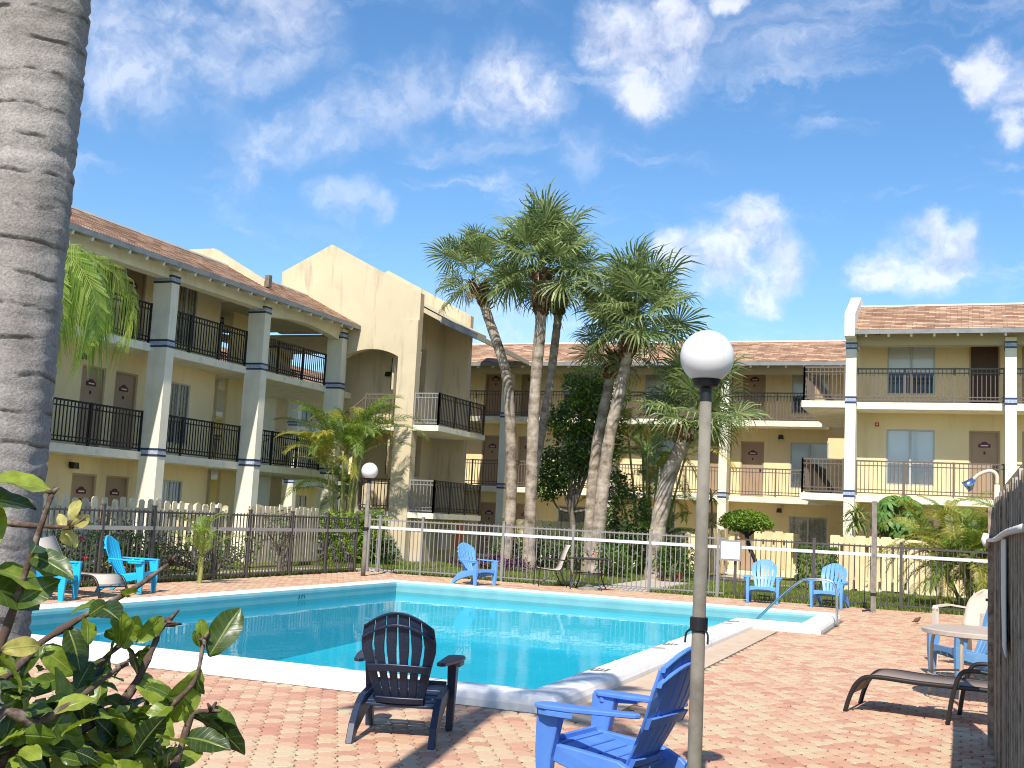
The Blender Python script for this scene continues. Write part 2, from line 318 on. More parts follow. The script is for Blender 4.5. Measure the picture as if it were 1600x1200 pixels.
def water_mat():
    m = bpy.data.materials.new('pool_water'); m.use_nodes = True
    n, l = m.node_tree.nodes, m.node_tree.links; n.clear(); out = N(n, 'ShaderNodeOutputMaterial')
    geo = N(n, 'ShaderNodeNewGeometry')
    mp = N(n, 'ShaderNodeMapping'); mp.inputs['Rotation'].default_value = (0, 0, .4); mp.inputs['Scale'].default_value = (1, .55, 1); l.new(geo.outputs['Position'], mp.inputs['Vector'])
    t = N(n, 'ShaderNodeTexNoise'); t.inputs['Scale'].default_value = 3.0; t.inputs['Detail'].default_value = 3; l.new(mp.outputs[0], t.inputs['Vector'])
    bp = N(n, 'ShaderNodeBump'); bp.inputs['Strength'].default_value = .16; bp.inputs['Distance'].default_value = .02; l.new(t.outputs['Fac'], bp.inputs['Height'])
    fr = N(n, 'ShaderNodeFresnel'); fr.inputs['IOR'].default_value = 1.22; l.new(bp.outputs[0], fr.inputs['Normal'])
    fm = N(n, 'ShaderNodeMath', operation='MULTIPLY'); fm.inputs[1].default_value = .62; l.new(fr.outputs[0], fm.inputs[0])
    tr = N(n, 'ShaderNodeBsdfTransparent'); tr.inputs['Color'].default_value = (.55, .92, .96, 1)
    gl = N(n, 'ShaderNodeBsdfGlossy'); gl.inputs['Roughness'].default_value = .015; l.new(bp.outputs[0], gl.inputs['Normal'])
    mx = N(n, 'ShaderNodeMixShader'); l.new(fm.outputs[0], mx.inputs[0]); l.new(tr.outputs[0], mx.inputs[1]); l.new(gl.outputs[0], mx.inputs[2]); l.new(mx.outputs[0], out.inputs['Surface'])
    return m
def glass_mat():
    m = bpy.data.materials.new('window_glass'); m.use_nodes = True
    n, l = m.node_tree.nodes, m.node_tree.links; n.clear(); out = N(n, 'ShaderNodeOutputMaterial')
    fr = N(n, 'ShaderNodeFresnel'); fr.inputs['IOR'].default_value = 1.5
    tr = N(n, 'ShaderNodeBsdfTransparent'); tr.inputs['Color'].default_value = (.96, .98, .98, 1)
    gl = N(n, 'ShaderNodeBsdfGlossy'); gl.inputs['Roughness'].default_value = .02
    mx = N(n, 'ShaderNodeMixShader'); l.new(fr.outputs[0], mx.inputs[0]); l.new(tr.outputs[0], mx.inputs[1]); l.new(gl.outputs[0], mx.inputs[2]); l.new(mx.outputs[0], out.inputs['Surface'])
    return m
def trunk_mat(name, c1, c2, ring=0.0, scale=3.0, zs=9):
    m = bpy.data.materials.new(name); m.use_nodes = True
    n, l = m.node_tree.nodes, m.node_tree.links; b = n['Principled BSDF']; geo = N(n, 'ShaderNodeNewGeometry')
    t = N(n, 'ShaderNodeTexNoise'); t.inputs['Scale'].default_value = scale; t.inputs['Detail'].default_value = 8; t.inputs['Roughness'].default_value = .68; l.new(geo.outputs['Position'], t.inputs['Vector'])
    mp = N(n, 'ShaderNodeMapping'); mp.inputs['Scale'].default_value = (.7, .7, zs); l.new(geo.outputs['Position'], mp.inputs['Vector'])
    t2 = N(n, 'ShaderNodeTexNoise'); t2.inputs['Scale'].default_value = 1.4; t2.inputs['Detail'].default_value = 5; l.new(mp.outputs[0], t2.inputs['Vector'])
    ad = N(n, 'ShaderNodeMath', operation='MULTIPLY_ADD'); ad.inputs[1].default_value = .55; l.new(t.outputs['Fac'], ad.inputs[0])
    m2 = N(n, 'ShaderNodeMath', operation='MULTIPLY'); m2.inputs[1].default_value = .45; l.new(t2.outputs['Fac'], m2.inputs[0]); l.new(m2.outputs[0], ad.inputs[2])
    mr = N(n, 'ShaderNodeMapRange'); mr.inputs['From Min'].default_value = .36; mr.inputs['From Max'].default_value = .64; l.new(ad.outputs[0], mr.inputs['Value'])
    mx = N(n, 'ShaderNodeMix', data_type='RGBA'); mx.inputs[6].default_value = (*c1, 1); mx.inputs[7].default_value = (*c2, 1); l.new(mr.outputs[0], mx.inputs[0]); l.new(mx.outputs[2], b.inputs['Base Color'])
    b.inputs['Roughness'].default_value = .92; b.inputs['Specular IOR Level'].default_value = .15
    hgt = ad.outputs[0]
    if ring:                                                      # broken, wavering leaf-scar lines and grainy bark
        sp = N(n, 'ShaderNodeSeparateXYZ'); l.new(geo.outputs['Position'], sp.inputs[0])
        wn_ = N(n, 'ShaderNodeTexNoise'); wn_.inputs['Scale'].default_value = 5; wn_.inputs['Detail'].default_value = 4; l.new(geo.outputs['Position'], wn_.inputs['Vector'])
        zz = N(n, 'ShaderNodeMath', operation='MULTIPLY_ADD'); zz.inputs[1].default_value = .06; l.new(wn_.outputs['Fac'], zz.inputs[0]); l.new(sp.outputs['Z'], zz.inputs[2])
        dv = N(n, 'ShaderNodeMath', operation='DIVIDE'); dv.inputs[1].default_value = ring; l.new(zz.outputs[0], dv.inputs[0])
        fr = N(n, 'ShaderNodeMath', operation='FRACT'); l.new(dv.outputs[0], fr.inputs[0])
        ln = N(n, 'ShaderNodeMapRange', interpolation_type='SMOOTHSTEP'); ln.inputs['From Min'].default_value = .0; ln.inputs['From Max'].default_value = .17; ln.inputs['To Min'].default_value = 1; ln.inputs['To Max'].default_value = 0; l.new(fr.outputs[0], ln.inputs['Value'])
        bk = N(n, 'ShaderNodeTexNoise'); bk.inputs['Scale'].default_value = 11; bk.inputs['Detail'].default_value = 3; l.new(geo.outputs['Position'], bk.inputs['Vector'])
        bm2 = N(n, 'ShaderNodeMapRange'); bm2.inputs['From Min'].default_value = .42; bm2.inputs['From Max'].default_value = .6; l.new(bk.outputs['Fac'], bm2.inputs['Value'])
        lm = N(n, 'ShaderNodeMath', operation='MULTIPLY'); l.new(ln.outputs[0], lm.inputs[0]); l.new(bm2.outputs[0], lm.inputs[1])
        gr = N(n, 'ShaderNodeTexNoise'); gr.inputs['Scale'].default_value = 130; gr.inputs['Detail'].default_value = 6; gr.inputs['Roughness'].default_value = .7; l.new(geo.outputs['Position'], gr.inputs['Vector'])
        gm = N(n, 'ShaderNodeMapRange'); gm.inputs['From Min'].default_value = .3; gm.inputs['From Max'].default_value = .7; gm.inputs['To Min'].default_value = .62; gm.inputs['To Max'].default_value = 1.3; l.new(gr.outputs['Fac'], gm.inputs['Value'])
        hv = N(n, 'ShaderNodeHueSaturation'); l.new(mx.outputs[2], hv.inputs['Color']); l.new(gm.outputs[0], hv.inputs['Value'])
        md = N(n, 'ShaderNodeMix', data_type='RGBA'); md.inputs[7].default_value = (.05, .04, .035, 1); ms = N(n, 'ShaderNodeMath', operation='MULTIPLY'); ms.inputs[1].default_value = .65
        l.new(lm.outputs[0], ms.inputs[0]); l.new(ms.outputs[0], md.inputs[0]); l.new(hv.outputs[0], md.inputs[6]); l.new(md.outputs[2], b.inputs['Base Color'])
        hh = N(n, 'ShaderNodeMath', operation='MULTIPLY_ADD'); hh.inputs[1].default_value = -.8; l.new(lm.outputs[0], hh.inputs[0])
        h2 = N(n, 'ShaderNodeMath', operation='MULTIPLY_ADD'); h2.inputs[1].default_value = .35; l.new(gr.outputs['Fac'], h2.inputs[0]); l.new(ad.outputs[0], h2.inputs[2]); l.new(h2.outputs[0], hh.inputs[2]); hgt = hh.outputs[0]
    bp = N(n, 'ShaderNodeBump'); bp.inputs['Strength'].default_value = .8; bp.inputs['Distance'].default_value = .012 if ring else .03; l.new(hgt, bp.inputs['Height']); l.new(bp.outputs[0], b.inputs['Normal'])
    return m
M = dict(
    stucco=mat('yellow_stucco', (.80, .65, .38), .9, .15, noise=(.7, (.74, .59, .34), .4, .7), bump=(60, .25, .006), streak=((.46, .36, .2), .4)),
    cream=mat('cream_stucco', (.62, .52, .35), .9, .15, noise=(1.2, (.58, .475, .32), .35, .7), bump=(50, .25, .006), streak=((.26, .22, .17), .7)),
    column=mat('column_paint', (.83, .77, .61), .85, .2, noise=(1.5, (.70, .65, .52), .45, .75), bump=(50, .2, .005), streak=((.42, .37, .3), .3)),
    slab=mat('slab_paint', (.83, .77, .61), .85, .2, noise=(3, (.58, .53, .43), .5, .78), bump=(40, .2, .005)),
    shingle=shingle_mat(),
    fascia=mat('drip_edge', (.25, .255, .25), .5, .4, noise=(4, (.18, .185, .185), .45, .7)),
    soffit=mat('soffit_boards', (.52, .44, .30), .85, .15),
    white=mat('white_paint', (.80, .78, .72), .6, .3),
    rail_black=mat('black_railing', (.012, .012, .014), .45, .4),
    rail_brown=mat('brown_railing', (.15, .115, .09), .5, .35),
    navy=mat('navy_tile', (.03, .045, .10), .3, .5), bluegrey=mat('blue_grey_tile', (.32, .37, .48), .35, .5, noise=(25, (.55, .58, .62), .5, .6)),
    door=mat('tan_door_paint', (.37, .26, .17), .6, .3, noise=(2, (.33, .23, .15), .4, .7)), doorframe=mat('door_frame_paint', (.42, .31, .2), .6, .3),
    plaque=mat('maroon_plaque', (.10, .015, .03), .4, .4), pale=mat('pale_print', (.7, .6, .6), .6, .3), knob=mat('dark_metal', (.03, .03, .03), .35, .5, metal=.6),
    glass=glass_mat(), blind=mat('white_blinds', (.92, .90, .84), .8, .2), screen=mat('dark_insect_screen', (.06, .065, .075), .6, .3),
    winframe=mat('window_frame', (.45, .44, .42), .4, .4), drape=mat('tan_drapes', (.66, .58, .46), .85, .2, noise=(9, (.5, .43, .33), .45, .6)),
    gate=mat('brown_security_gate', (.10, .055, .035), .5, .3),
    red=mat('red_plastic', (.45, .02, .02), .4, .4), orange=mat('orange_red_paint', (.75, .2, .1), .5, .4),
    plaster=mat('pool_plaster', (.05, .44, .56), .7, .2, noise=(.8, (.065, .49, .60), .4, .7)),
    plaster_wall=mat('pool_wall_plaster', (.15, .52, .60), .7, .2),
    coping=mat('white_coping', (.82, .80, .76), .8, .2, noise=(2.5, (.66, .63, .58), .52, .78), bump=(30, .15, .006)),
    coping_in=mat('water_bounce_coping_face', (.20, .42, .43), .5, .4, noise=(2, (.16, .36, .38), .4, .7)),  # cyan light bounced off the water, painted into the inner face colour
    water=water_mat(), paver=paver_mat(),
    mortar=mat('joint_sand', (.13, .10, .075), .95, .1, noise=(20, (.2, .16, .12), .4, .6)),
    border=mat('tan_border_concrete', (.58, .44, .32), .9, .15, noise=(5, (.5, .37, .26), .4, .7)),
    concrete=mat('path_concrete', (.52, .45, .37), .9, .15, noise=(2.5, (.42, .36, .3), .4, .7), bump=(40, .2, .004)),
    ground=mat('grassy_soil', (.13, .16, .04), .95, .1, noise=(1.5, (.21, .18, .075), .45, .7)),
    tile=mat('depth_tile', (.16, .15, .14), .4, .4), black=mat('black_print', (.02, .035, .04), .5, .3), tilegrey=mat('grey_depth_tile', (.42, .38, .35), .5, .3),
    chair_black=mat('black_resin', (.014, .025, .056), .42, .4, noise=(90, (.06, .062, .07), .56, .7)),
    chair_blue=mat('light_blue_resin', (.13, .34, .74), .42, .4, noise=(6, (.15, .37, .76), .4, .7)),
    chair_navy=mat('mid_blue_resin', (.085, .21, .60), .42, .4, noise=(8, (.11, .25, .62), .4, .7)),
    chair_cyan=mat('turquoise_resin', (.02, .44, .72), .42, .4), chair_steel=mat('faded_blue_resin', (.11, .25, .45), .5, .4, noise=(8, (.16, .31, .48), .4, .7)),
    chair_beige=mat('beige_resin', (.60, .51, .41), .5, .35),
    sling=mat('taupe_sling', (.26, .195, .155), .8, .2, bump=(400, .2, .002)), sling_tan=mat('tan_sling', (.56, .49, .41), .8, .2), bronze=mat('bronze_frame', (.022, .017, .015), .4, .45), tanframe=mat('tan_frame', (.45, .34, .25), .5, .35),
    tabletop=mat('cream_tabletop', (.55, .44, .35), .35, .5, noise=(5, (.5, .4, .32), .4, .6)), tableglass=mat('frosted_table_glass', (.25, .29, .28), .1, .6),
    steel=mat('stainless_steel', (.62, .6, .56), .25, .5, metal=1.0),
    fence_metal=mat('bronze_fence_paint', (.085, .072, .068), .45, .4), fence_grey=mat('grey_fence_paint', (.26, .245, .23), .45, .4), band=mat('white_fence_band', (.62, .62, .61), .5, .3, noise=(3, (.6, .6, .6), .45, .75)), band_dull=mat('dull_fence_band', (.44, .41, .36), .6, .3),
    picket=mat('cream_picket', (.80, .65, .38), .85, .15, noise=(4, (.68, .54, .3), .45, .72), var=.1),
    picket_pale=mat('pale_picket', (.72, .62, .43), .85, .15, noise=(5, (.48, .4, .27), .45, .72), var=.16),
    oldwood=mat('weathered_grey_wood', (.34, .27, .205), .95, .1, noise=(14, (.15, .115, .088), .42, .66), bump=(25, .5, .01), var=.22),
    pole=mat('concrete_pole', (.23, .205, .165), .85, .2, noise=(6, (.14, .122, .10), .42, .7), bump=(60, .25, .004)), globe=mat('milky_globe', (.80, .76, .76), .28, .5, noise=(9, (.68, .62, .6), .56, .75)), iron=mat('black_cast_iron', (.015, .015, .018), .5, .4),
    post=mat('grey_wood_post', (.27, .235, .2), .9, .15, noise=(9, (.18, .155, .13), .4, .7)),
    shower=mat('beige_pipe', (.66, .55, .40), .45, .4), chrome=mat('blue_chrome', (.30, .36, .55), .2, .5, metal=.9),
    rope=mat('white_rope', (.70, .66, .60), .8, .2), feather=mat('brown_feathers', (.16, .07, .05), .9, .1),
    royal=trunk_mat('royal_palm_bark', (.26, .222, .2), (.46, .41, .378), ring=.092, scale=6, zs=3),
    sabal=trunk_mat('sabal_bark', (.13, .09, .062), (.56, .47, .37), scale=5.5, zs=3.0), boots=mat('leaf_boots', (.11, .048, .024), .9, .15, noise=(12, (.30, .165, .085), .45, .7)),
    bark=mat('grey_bark', (.22, .18, .145), .9, .15, noise=(9, (.12, .095, .075), .4, .7), bump=(30, .5, .01)), twig=mat('brown_twig', (.10, .065, .05), .9, .15, noise=(40, (.30, .23, .18), .5, .7), bump=(90, .5, .004)),
    stem=mat('yellow_green_cane', (.30, .30, .09), .6, .3),
    sabal_leaf=leaf_mat('sabal_leaf', [(.085, .13, .042), (.185, .24, .085), (.36, .40, .165)], .42, .4),
    dead_leaf=leaf_mat('dry_frond', [(.30, .22, .10), (.42, .33, .16)], .7, .25),
    areca_leaf=leaf_mat('areca_leaf', [(.06, .13, .018), (.13, .22, .035), (.25, .32, .06)], .45, .4),
    areca_yellow=leaf_mat('yellowed_areca_leaf', [(.16, .21, .03), (.34, .33, .06), (.50, .40, .08)], .45, .4),
    queen_leaf=leaf_mat('queen_palm_leaf', [(.14, .22, .03), (.26, .36, .06), (.42, .48, .13)], .4, .4),
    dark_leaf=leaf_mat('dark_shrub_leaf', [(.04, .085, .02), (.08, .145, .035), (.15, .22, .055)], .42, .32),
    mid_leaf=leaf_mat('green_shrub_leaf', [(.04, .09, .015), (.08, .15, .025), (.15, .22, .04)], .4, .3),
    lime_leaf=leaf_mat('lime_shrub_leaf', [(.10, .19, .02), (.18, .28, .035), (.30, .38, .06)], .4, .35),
    scheff=leaf_mat('schefflera_leaf', [(.06, .14, .02), (.10, .21, .035), (.16, .27, .06)], .5, .2),
    drac=leaf_mat('dracaena_leaf', [(.09, .16, .03), (.20, .25, .06), (.42, .42, .13)], .35, .3),
    purple=leaf_mat('purple_leaf', [(.06, .015, .06), (.13, .04, .12), (.04, .07, .02)], .5, .2), flower=leaf_mat('red_flower', [(.6, .02, .05), (.7, .08, .12)], .5, .3),
    front_leaf=leaf_mat('glossy_front_leaf', [(.05, .085, .012), (.12, .19, .018), (.24, .31, .035), (.32, .35, .06)], .34, .32, .45, True), dark_front=leaf_mat('dark_front_leaf', [(.010, .022, .005), (.03, .055, .012), (.06, .10, .018)], .36, .2, .45, True), yellow_leaf=leaf_mat('yellow_leaf', [(.50, .42, .10), (.58, .52, .2)], .5, .35, .3, True),
    grass=leaf_mat('grass_blades', [(.10, .15, .025), (.17, .22, .04), (.28, .29, .07)], .6, .3),
    royal_leaf=leaf_mat('royal_palm_leaf', [(.05, .11, .02), (.09, .16, .03)], .4, .25),
)
# ------------------------------------------------------------------ ground, lawn, deck
POOL = [(-10.95, 9.5), (-3.45, 9.5), (-3.45, 19.1), (-2.4, 19.1), (-2.4, 21.6), (-10.95, 21.6)]      # inner edge, counter-clockwise
def offset_poly(P, d):
    out = []; n = len(P)
    for i in range(n):
        a, b, c = Vector(P[i-1]), Vector(P[i]), Vector(P[(i+1) % n])
        e1, e2 = (b-a).normalized(), (c-b).normalized()
        n1, n2 = Vector((e1.y, -e1.x)), Vector((e2.y, -e2.x))      # outward for ccw
        k = n1 + n2; k = k/(k.dot(n1)); out.append(b + k*d)
    return out
def sheet_with_hole(x0, x1, y0, y1, hx0, hx1, hy0, hy1, z):
    xs, ys = [x0, hx0, hx1, x1], [y0, hy0, hy1, y1]
    v = [(x, y, z) for y in ys for x in xs]
    f = [(r*4+c, r*4+c+1, r*4+c+5, r*4+c+4) for r in range(3) for c in range(3) if not (r == 1 and c == 1)]
    return v, f
v, f = sheet_with_hole(-600, 600, -600, 600, -11.2, -2.15, 9.2, 21.85, -.05)
tag(link('ground', raw_mesh('ground', v, f, M['ground'])), kind='structure')

DECK = (-14.3, 3.2, -1.0, 26.2)
deck = empty('pool_deck', (0, 0, 0), kind='structure')
v, f = sheet_with_hole(DECK[0], DECK[1], DECK[2], DECK[3], -11.15, -2.2, 9.3, 21.8, -.014)
link('joint_bed', raw_mesh('joint_bed', v, f, M['mortar']), deck)
OUT = offset_poly(POOL, .37)
def in_outer(x, y, g=0.0):
    main = -11.32-g < x < -3.08+g and 9.13-g < y < 21.97+g
    alc = -3.2 < x < -2.03+g and 18.73-g < y < 21.97+g
    return main or alc
def in_view(x, y, z=0.0):
    d = Vector((x, y, z - CAM_Z)); w = d.dot(cf)
    if w < .3: return False
    a, b = d.dot(cr)/w*1779.1, d.dot(cu)/w*1779.1
    return abs(a) < 815 and abs(b) < 615
def paver_outline(s=1.0):
    pts = []; rr = .0885                                # interlocking hexagon: cut corners, opposite flanks bowed the same way
    for k in range(6):
        a = math.pi/2 + k*math.pi/3; c = Vector((math.cos(a), math.sin(a))); t = Vector((-math.sin(a), math.cos(a)))
        for sg in (-1, 1): p = c*(rr - .0105) + t*sg*.0095; pts.append((p.x, p.y))
        am = a + math.pi/6; m_ = Vector((math.cos(am), math.sin(am)))*(rr*.866 + (.007 if k in (0, 2, 4) else -.007))
        pts.append((m_.x, m_.y))
    return [(x*s*.962, y*s*.962) for x, y in pts]
def paver_mesh():
    o1, o2 = paver_outline(1.0), paver_outline(.94); n = len(o1)
    v = [(x, y, -.013) for x, y in o1] + [(x, y, .0) for x, y in o2]
    f = [(k, (k+1) % n, n+(k+1) % n, n+k) for k in range(n)] + [tuple(n+k for k in range(n))]
    return v, f
PV, PF = paver_mesh()
spots = []
px_, py_ = .1533, .1328
row = 0; y = DECK[2] + .12
while y < DECK[3] - .1:
    x = DECK[0] + .13 + (px_/2 if row % 2 else 0)
    while x < DECK[1] - .1:
        if not in_outer(x, y, .08) and not (-3.1 < x < -2.66 and 8.9 < y < 18.6) and in_view(x, y): spots.append((x, y))
        x += px_
    y += py_; row += 1
spots.sort(key=lambda p: p[0]**2 + p[1]**2)
def jag(sd):
    g_ = random.Random(sd); k = len(PV)//2; jx = [(g_.uniform(-.0035, .0035), g_.uniform(-.0035, .0035)) for _ in range(k)]
    return [(x+jx[i % k][0], y+jx[i % k][1], z) for i, (x, y, z) in enumerate(PV)]
JV = [jag(i) for i in range(6)]
pms = [raw_mesh('paver', v_, PF, M['paver']) for v_ in JV]
for (x, y) in spots[:300]:
    link('paver', random.choice(pms), deck, (x, y, random.uniform(-.0015, .0025)), (random.uniform(-.006, .006), random.uniform(-.006, .006), random.uniform(-.02, .02)))
rest = np.array(spots[300:]); nv = len(PV); base = np.array(PV)
V = np.array(JV)[RNG.integers(0, 6, len(rest))]; ang = RNG.uniform(-.02, .02, len(rest))
c, s = np.cos(ang)[:, None], np.sin(ang)[:, None]
V = np.stack([V[..., 0]*c - V[..., 1]*s + rest[:, 0:1], V[..., 0]*s + V[..., 1]*c + rest[:, 1:2], V[..., 2] + RNG.uniform(-.0015, .0025, len(rest))[:, None]], -1)
me = bpy.data.meshes.new('paver_field')
fl = [tuple(i + k*nv for i in f) for k in range(len(rest)) for f in PF]
me.from_pydata(V.reshape(-1, 3).tolist(), [], fl); me.materials.append(M['paver'])
tag(link('paver_field', me, deck), kind='stuff')
MB().box((-3.08, 8.95, -.03), (-2.68, 18.72, .003)).build('border_strip', M['border'], deck)

# the pool: shell, coping, water
pool = empty('swimming_pool', (-7, 15, 0), label='large turquoise swimming pool with thick white rounded coping', cat='pool')
O = Vector((-7, 15, 0))
def sweep_ring(prof, mats_of):
    mb = MB(off=O); rings = [[(p.x, p.y, z) for p in offset_poly(POOL, d)] for d, z in prof]; n = len(POOL)
    for i in range(len(prof)-1):
        mb.add(rings[i] + rings[i+1], [(k, (k+1) % n, n+(k+1) % n, n+k) for k in range(n)], mats_of[i])
    return mb
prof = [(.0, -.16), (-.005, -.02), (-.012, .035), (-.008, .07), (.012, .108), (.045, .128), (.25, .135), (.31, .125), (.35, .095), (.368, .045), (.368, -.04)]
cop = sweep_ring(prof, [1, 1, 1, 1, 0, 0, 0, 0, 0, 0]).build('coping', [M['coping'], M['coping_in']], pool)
# joints in the coping stones
mj = MB(off=O)
for k in range(1, 10):
    yy = 9.5 + k*1.22
    if yy < 18.6: mj.box((-3.45+.03, yy, .1), (-3.45+.29, yy+.006, .1352))
for k in range(0, 8):
    xx = -4.3 - k*1.22
    if xx > -10.8: mj.box((xx, 9.21, .1), (xx+.006, 9.47, .1352))
mj.build('coping_joints', M['tilegrey'], cop, kind='stuff')
mb = MB(off=O); n = len(POOL)
mb.add([(x, y, -.1) for x, y in POOL] + [(x, y, -1.25) for x, y in POOL], [(k, n+k, n+(k+1) % n, (k+1) % n) for k in range(n)])
mb.build('pool_wall', M['plaster_wall'], pool)
mb = MB(off=O).add([(-11, 9.45, -1.3), (-3.4, 9.45, -1.3), (-3.4, 21.7, -.95), (-11, 21.7, -.95)], [(0, 1, 2, 3)]); mb.build('pool_floor', M['plaster'], pool)
MB(off=O).box((-3.4, 19.1, -1.3), (-2.4, 21.6, -.35)).box((-4.0, 19.3, -1.3), (-3.4, 21.4, -.6)).build('entry_step', M['plaster_wall'], pool)
W = [p for p in offset_poly(POOL, .001)]
wm = raw_mesh('water', [(p.x-O.x, p.y-O.y, -.085) for p in W], [(0, 1, 2, 3, 4, 5)], M['water'])
link('water', wm, pool)
def text_mesh(s, size):
    cu_ = bpy.data.curves.new('txt', 'FONT'); cu_.body = s; cu_.size = size; cu_.extrude = .0015; cu_.align_x = 'CENTER'
    o = bpy.data.objects.new('txt', cu_); COL.objects.link(o)
    dg = bpy.context.evaluated_depsgraph_get(); me = bpy.data.meshes.new_from_object(o.evaluated_get(dg)); bpy.data.objects.remove(o); bpy.data.curves.remove(cu_)
    me.materials.clear(); me.materials.append(M['black']); return me
tm = text_mesh('3 FT', .15)
link('depth_mark', tm, pool, Vector((-8.0, 21.605, -.055))-O, (R(90), 0, 0))
link('depth_mark', tm, pool, Vector((-10.942, 17.9, -.055))-O, (R(90), 0, R(90)))
for (x, y, m1) in ((-3.3, 11.05, 'tile'), (-3.3, 14.0, 'tile'), (-3.32, 13.45, 'tilegrey'), (-3.3, 18.2, 'tile'), (-3.32, 17.7, 'tilegrey')):
    t = MB(off=O).box((x-.08, y-.09, .12), (x+.08, y+.09, .1395)).build('depth_tile', M[m1], pool)
    if m1 == 'tile':
        q = MB(off=O)
        for dx in (-.045, 0, .045): q.box((x+dx-.012, y-.06, .13), (x+dx+.012, y+.06, .1415))
        q.build('tile_marks', M['pale'], t)

# paths and lawn
def path(pts, w, name='path', z=-.02):
    mb = MB()
    for a, b in zip(pts[:-1], pts[1:]): mb.beam((a[0], a[1], z-.03), (b[0], b[1], z-.03), w, .06)
    return tag(mb.build(name, M['concrete']), kind='structure')
path([(-7.6, 26.3), (-7.6, 33.2)], 1.5)
path([(-7.0, 33.9), (-3.9, 33.9)], 1.3)
path([(-6.8, 34.5), (-6.8, 40.5)], 1.4, z=-.024)
path([(-15.3, 26.9), (-12.0, 28.6), (-12.0, 31.0)], 1.3)
path([(-15.5, 14), (-15.5, 26.4)], .9, z=-.026)
def grass(name, rects, n, h=(.05, .13)):
    P = []
    A = [max(0, (r[1]-r[0])*(r[3]-r[2])) for r in rects]; tot = sum(A)
    for r, a in zip(rects, A):
        k = int(n*a/tot); P.append(np.stack([RNG.uniform(r[0], r[1], k), RNG.uniform(r[2], r[3], k)], 1))
    P = np.concatenate(P); k = len(P); a = RNG.uniform(0, 2*np.pi, k); hh = RNG.uniform(*h, k); w = RNG.uniform(.008, .022, k)
    lean = RNG.uniform(-.06, .06, (k, 2)); dx, dy = np.cos(a)*w, np.sin(a)*w
    V = np.empty((k, 3, 3)); V[:, 0] = np.stack([P[:, 0]-dx, P[:, 1]-dy, np.full(k, -.05)], 1); V[:, 1] = np.stack([P[:, 0]+dx, P[:, 1]+dy, np.full(k, -.05)], 1)
    V[:, 2] = np.stack([P[:, 0]+lean[:, 0], P[:, 1]+lean[:, 1], hh-.05], 1)
    return np_mesh(name, V.reshape(-1, 3), np.arange(3*k).reshape(-1, 3), M['grass'])
tag(link('lawn', grass('lawn', [(-13.6, -8.4, 26.35, 33.5), (-6.8, 3.0, 26.35, 33.1), (-15.0, -14.25, 13, 26.2), (-18, -14.5, 27.8, 33), (-8.4, -6.8, 33.2, 34.0)], 90000, (.07, .15))), 'short patchy green lawn beyond the metal pool fence', 'grass', kind='stuff')
# ------------------------------------------------------------------ buildings
FL = [0.05, 2.72, 5.45]
def wall_panel(mb, u0, u1, z0, z1, v, holes, depth=.14):
    us = sorted({u0, u1, *[h[0] for h in holes], *[h[1] for h in holes]}); zs = sorted({z0, z1, *[h[2] for h in holes], *[h[3] for h in holes]})
    us = [a for a in us if u0 <= a <= u1]; zs = [a for a in zs if z0 <= a <= z1]
    for i in range(len(us)-1):
        for j in range(len(zs)-1):
            um, zm = (us[i]+us[i+1])/2, (zs[j]+zs[j+1])/2
            if any(h[0] < um < h[1] and h[2] < zm < h[3] for h in holes): continue
            mb.add([(us[i], v, zs[j]), (us[i+1], v, zs[j]), (us[i+1], v, zs[j+1]), (us[i], v, zs[j+1])], [(0, 1, 2, 3)])
    for a, b, c, d in holes:
        mb.add([(a, v, c), (b, v, c), (b, v, d), (a, v, d), (a, v+depth, c), (b, v+depth, c), (b, v+depth, d), (a, v+depth, d)], [(0, 4, 5, 1), (1, 5, 6, 2), (2, 6, 7, 3), (3, 7, 4, 0)])
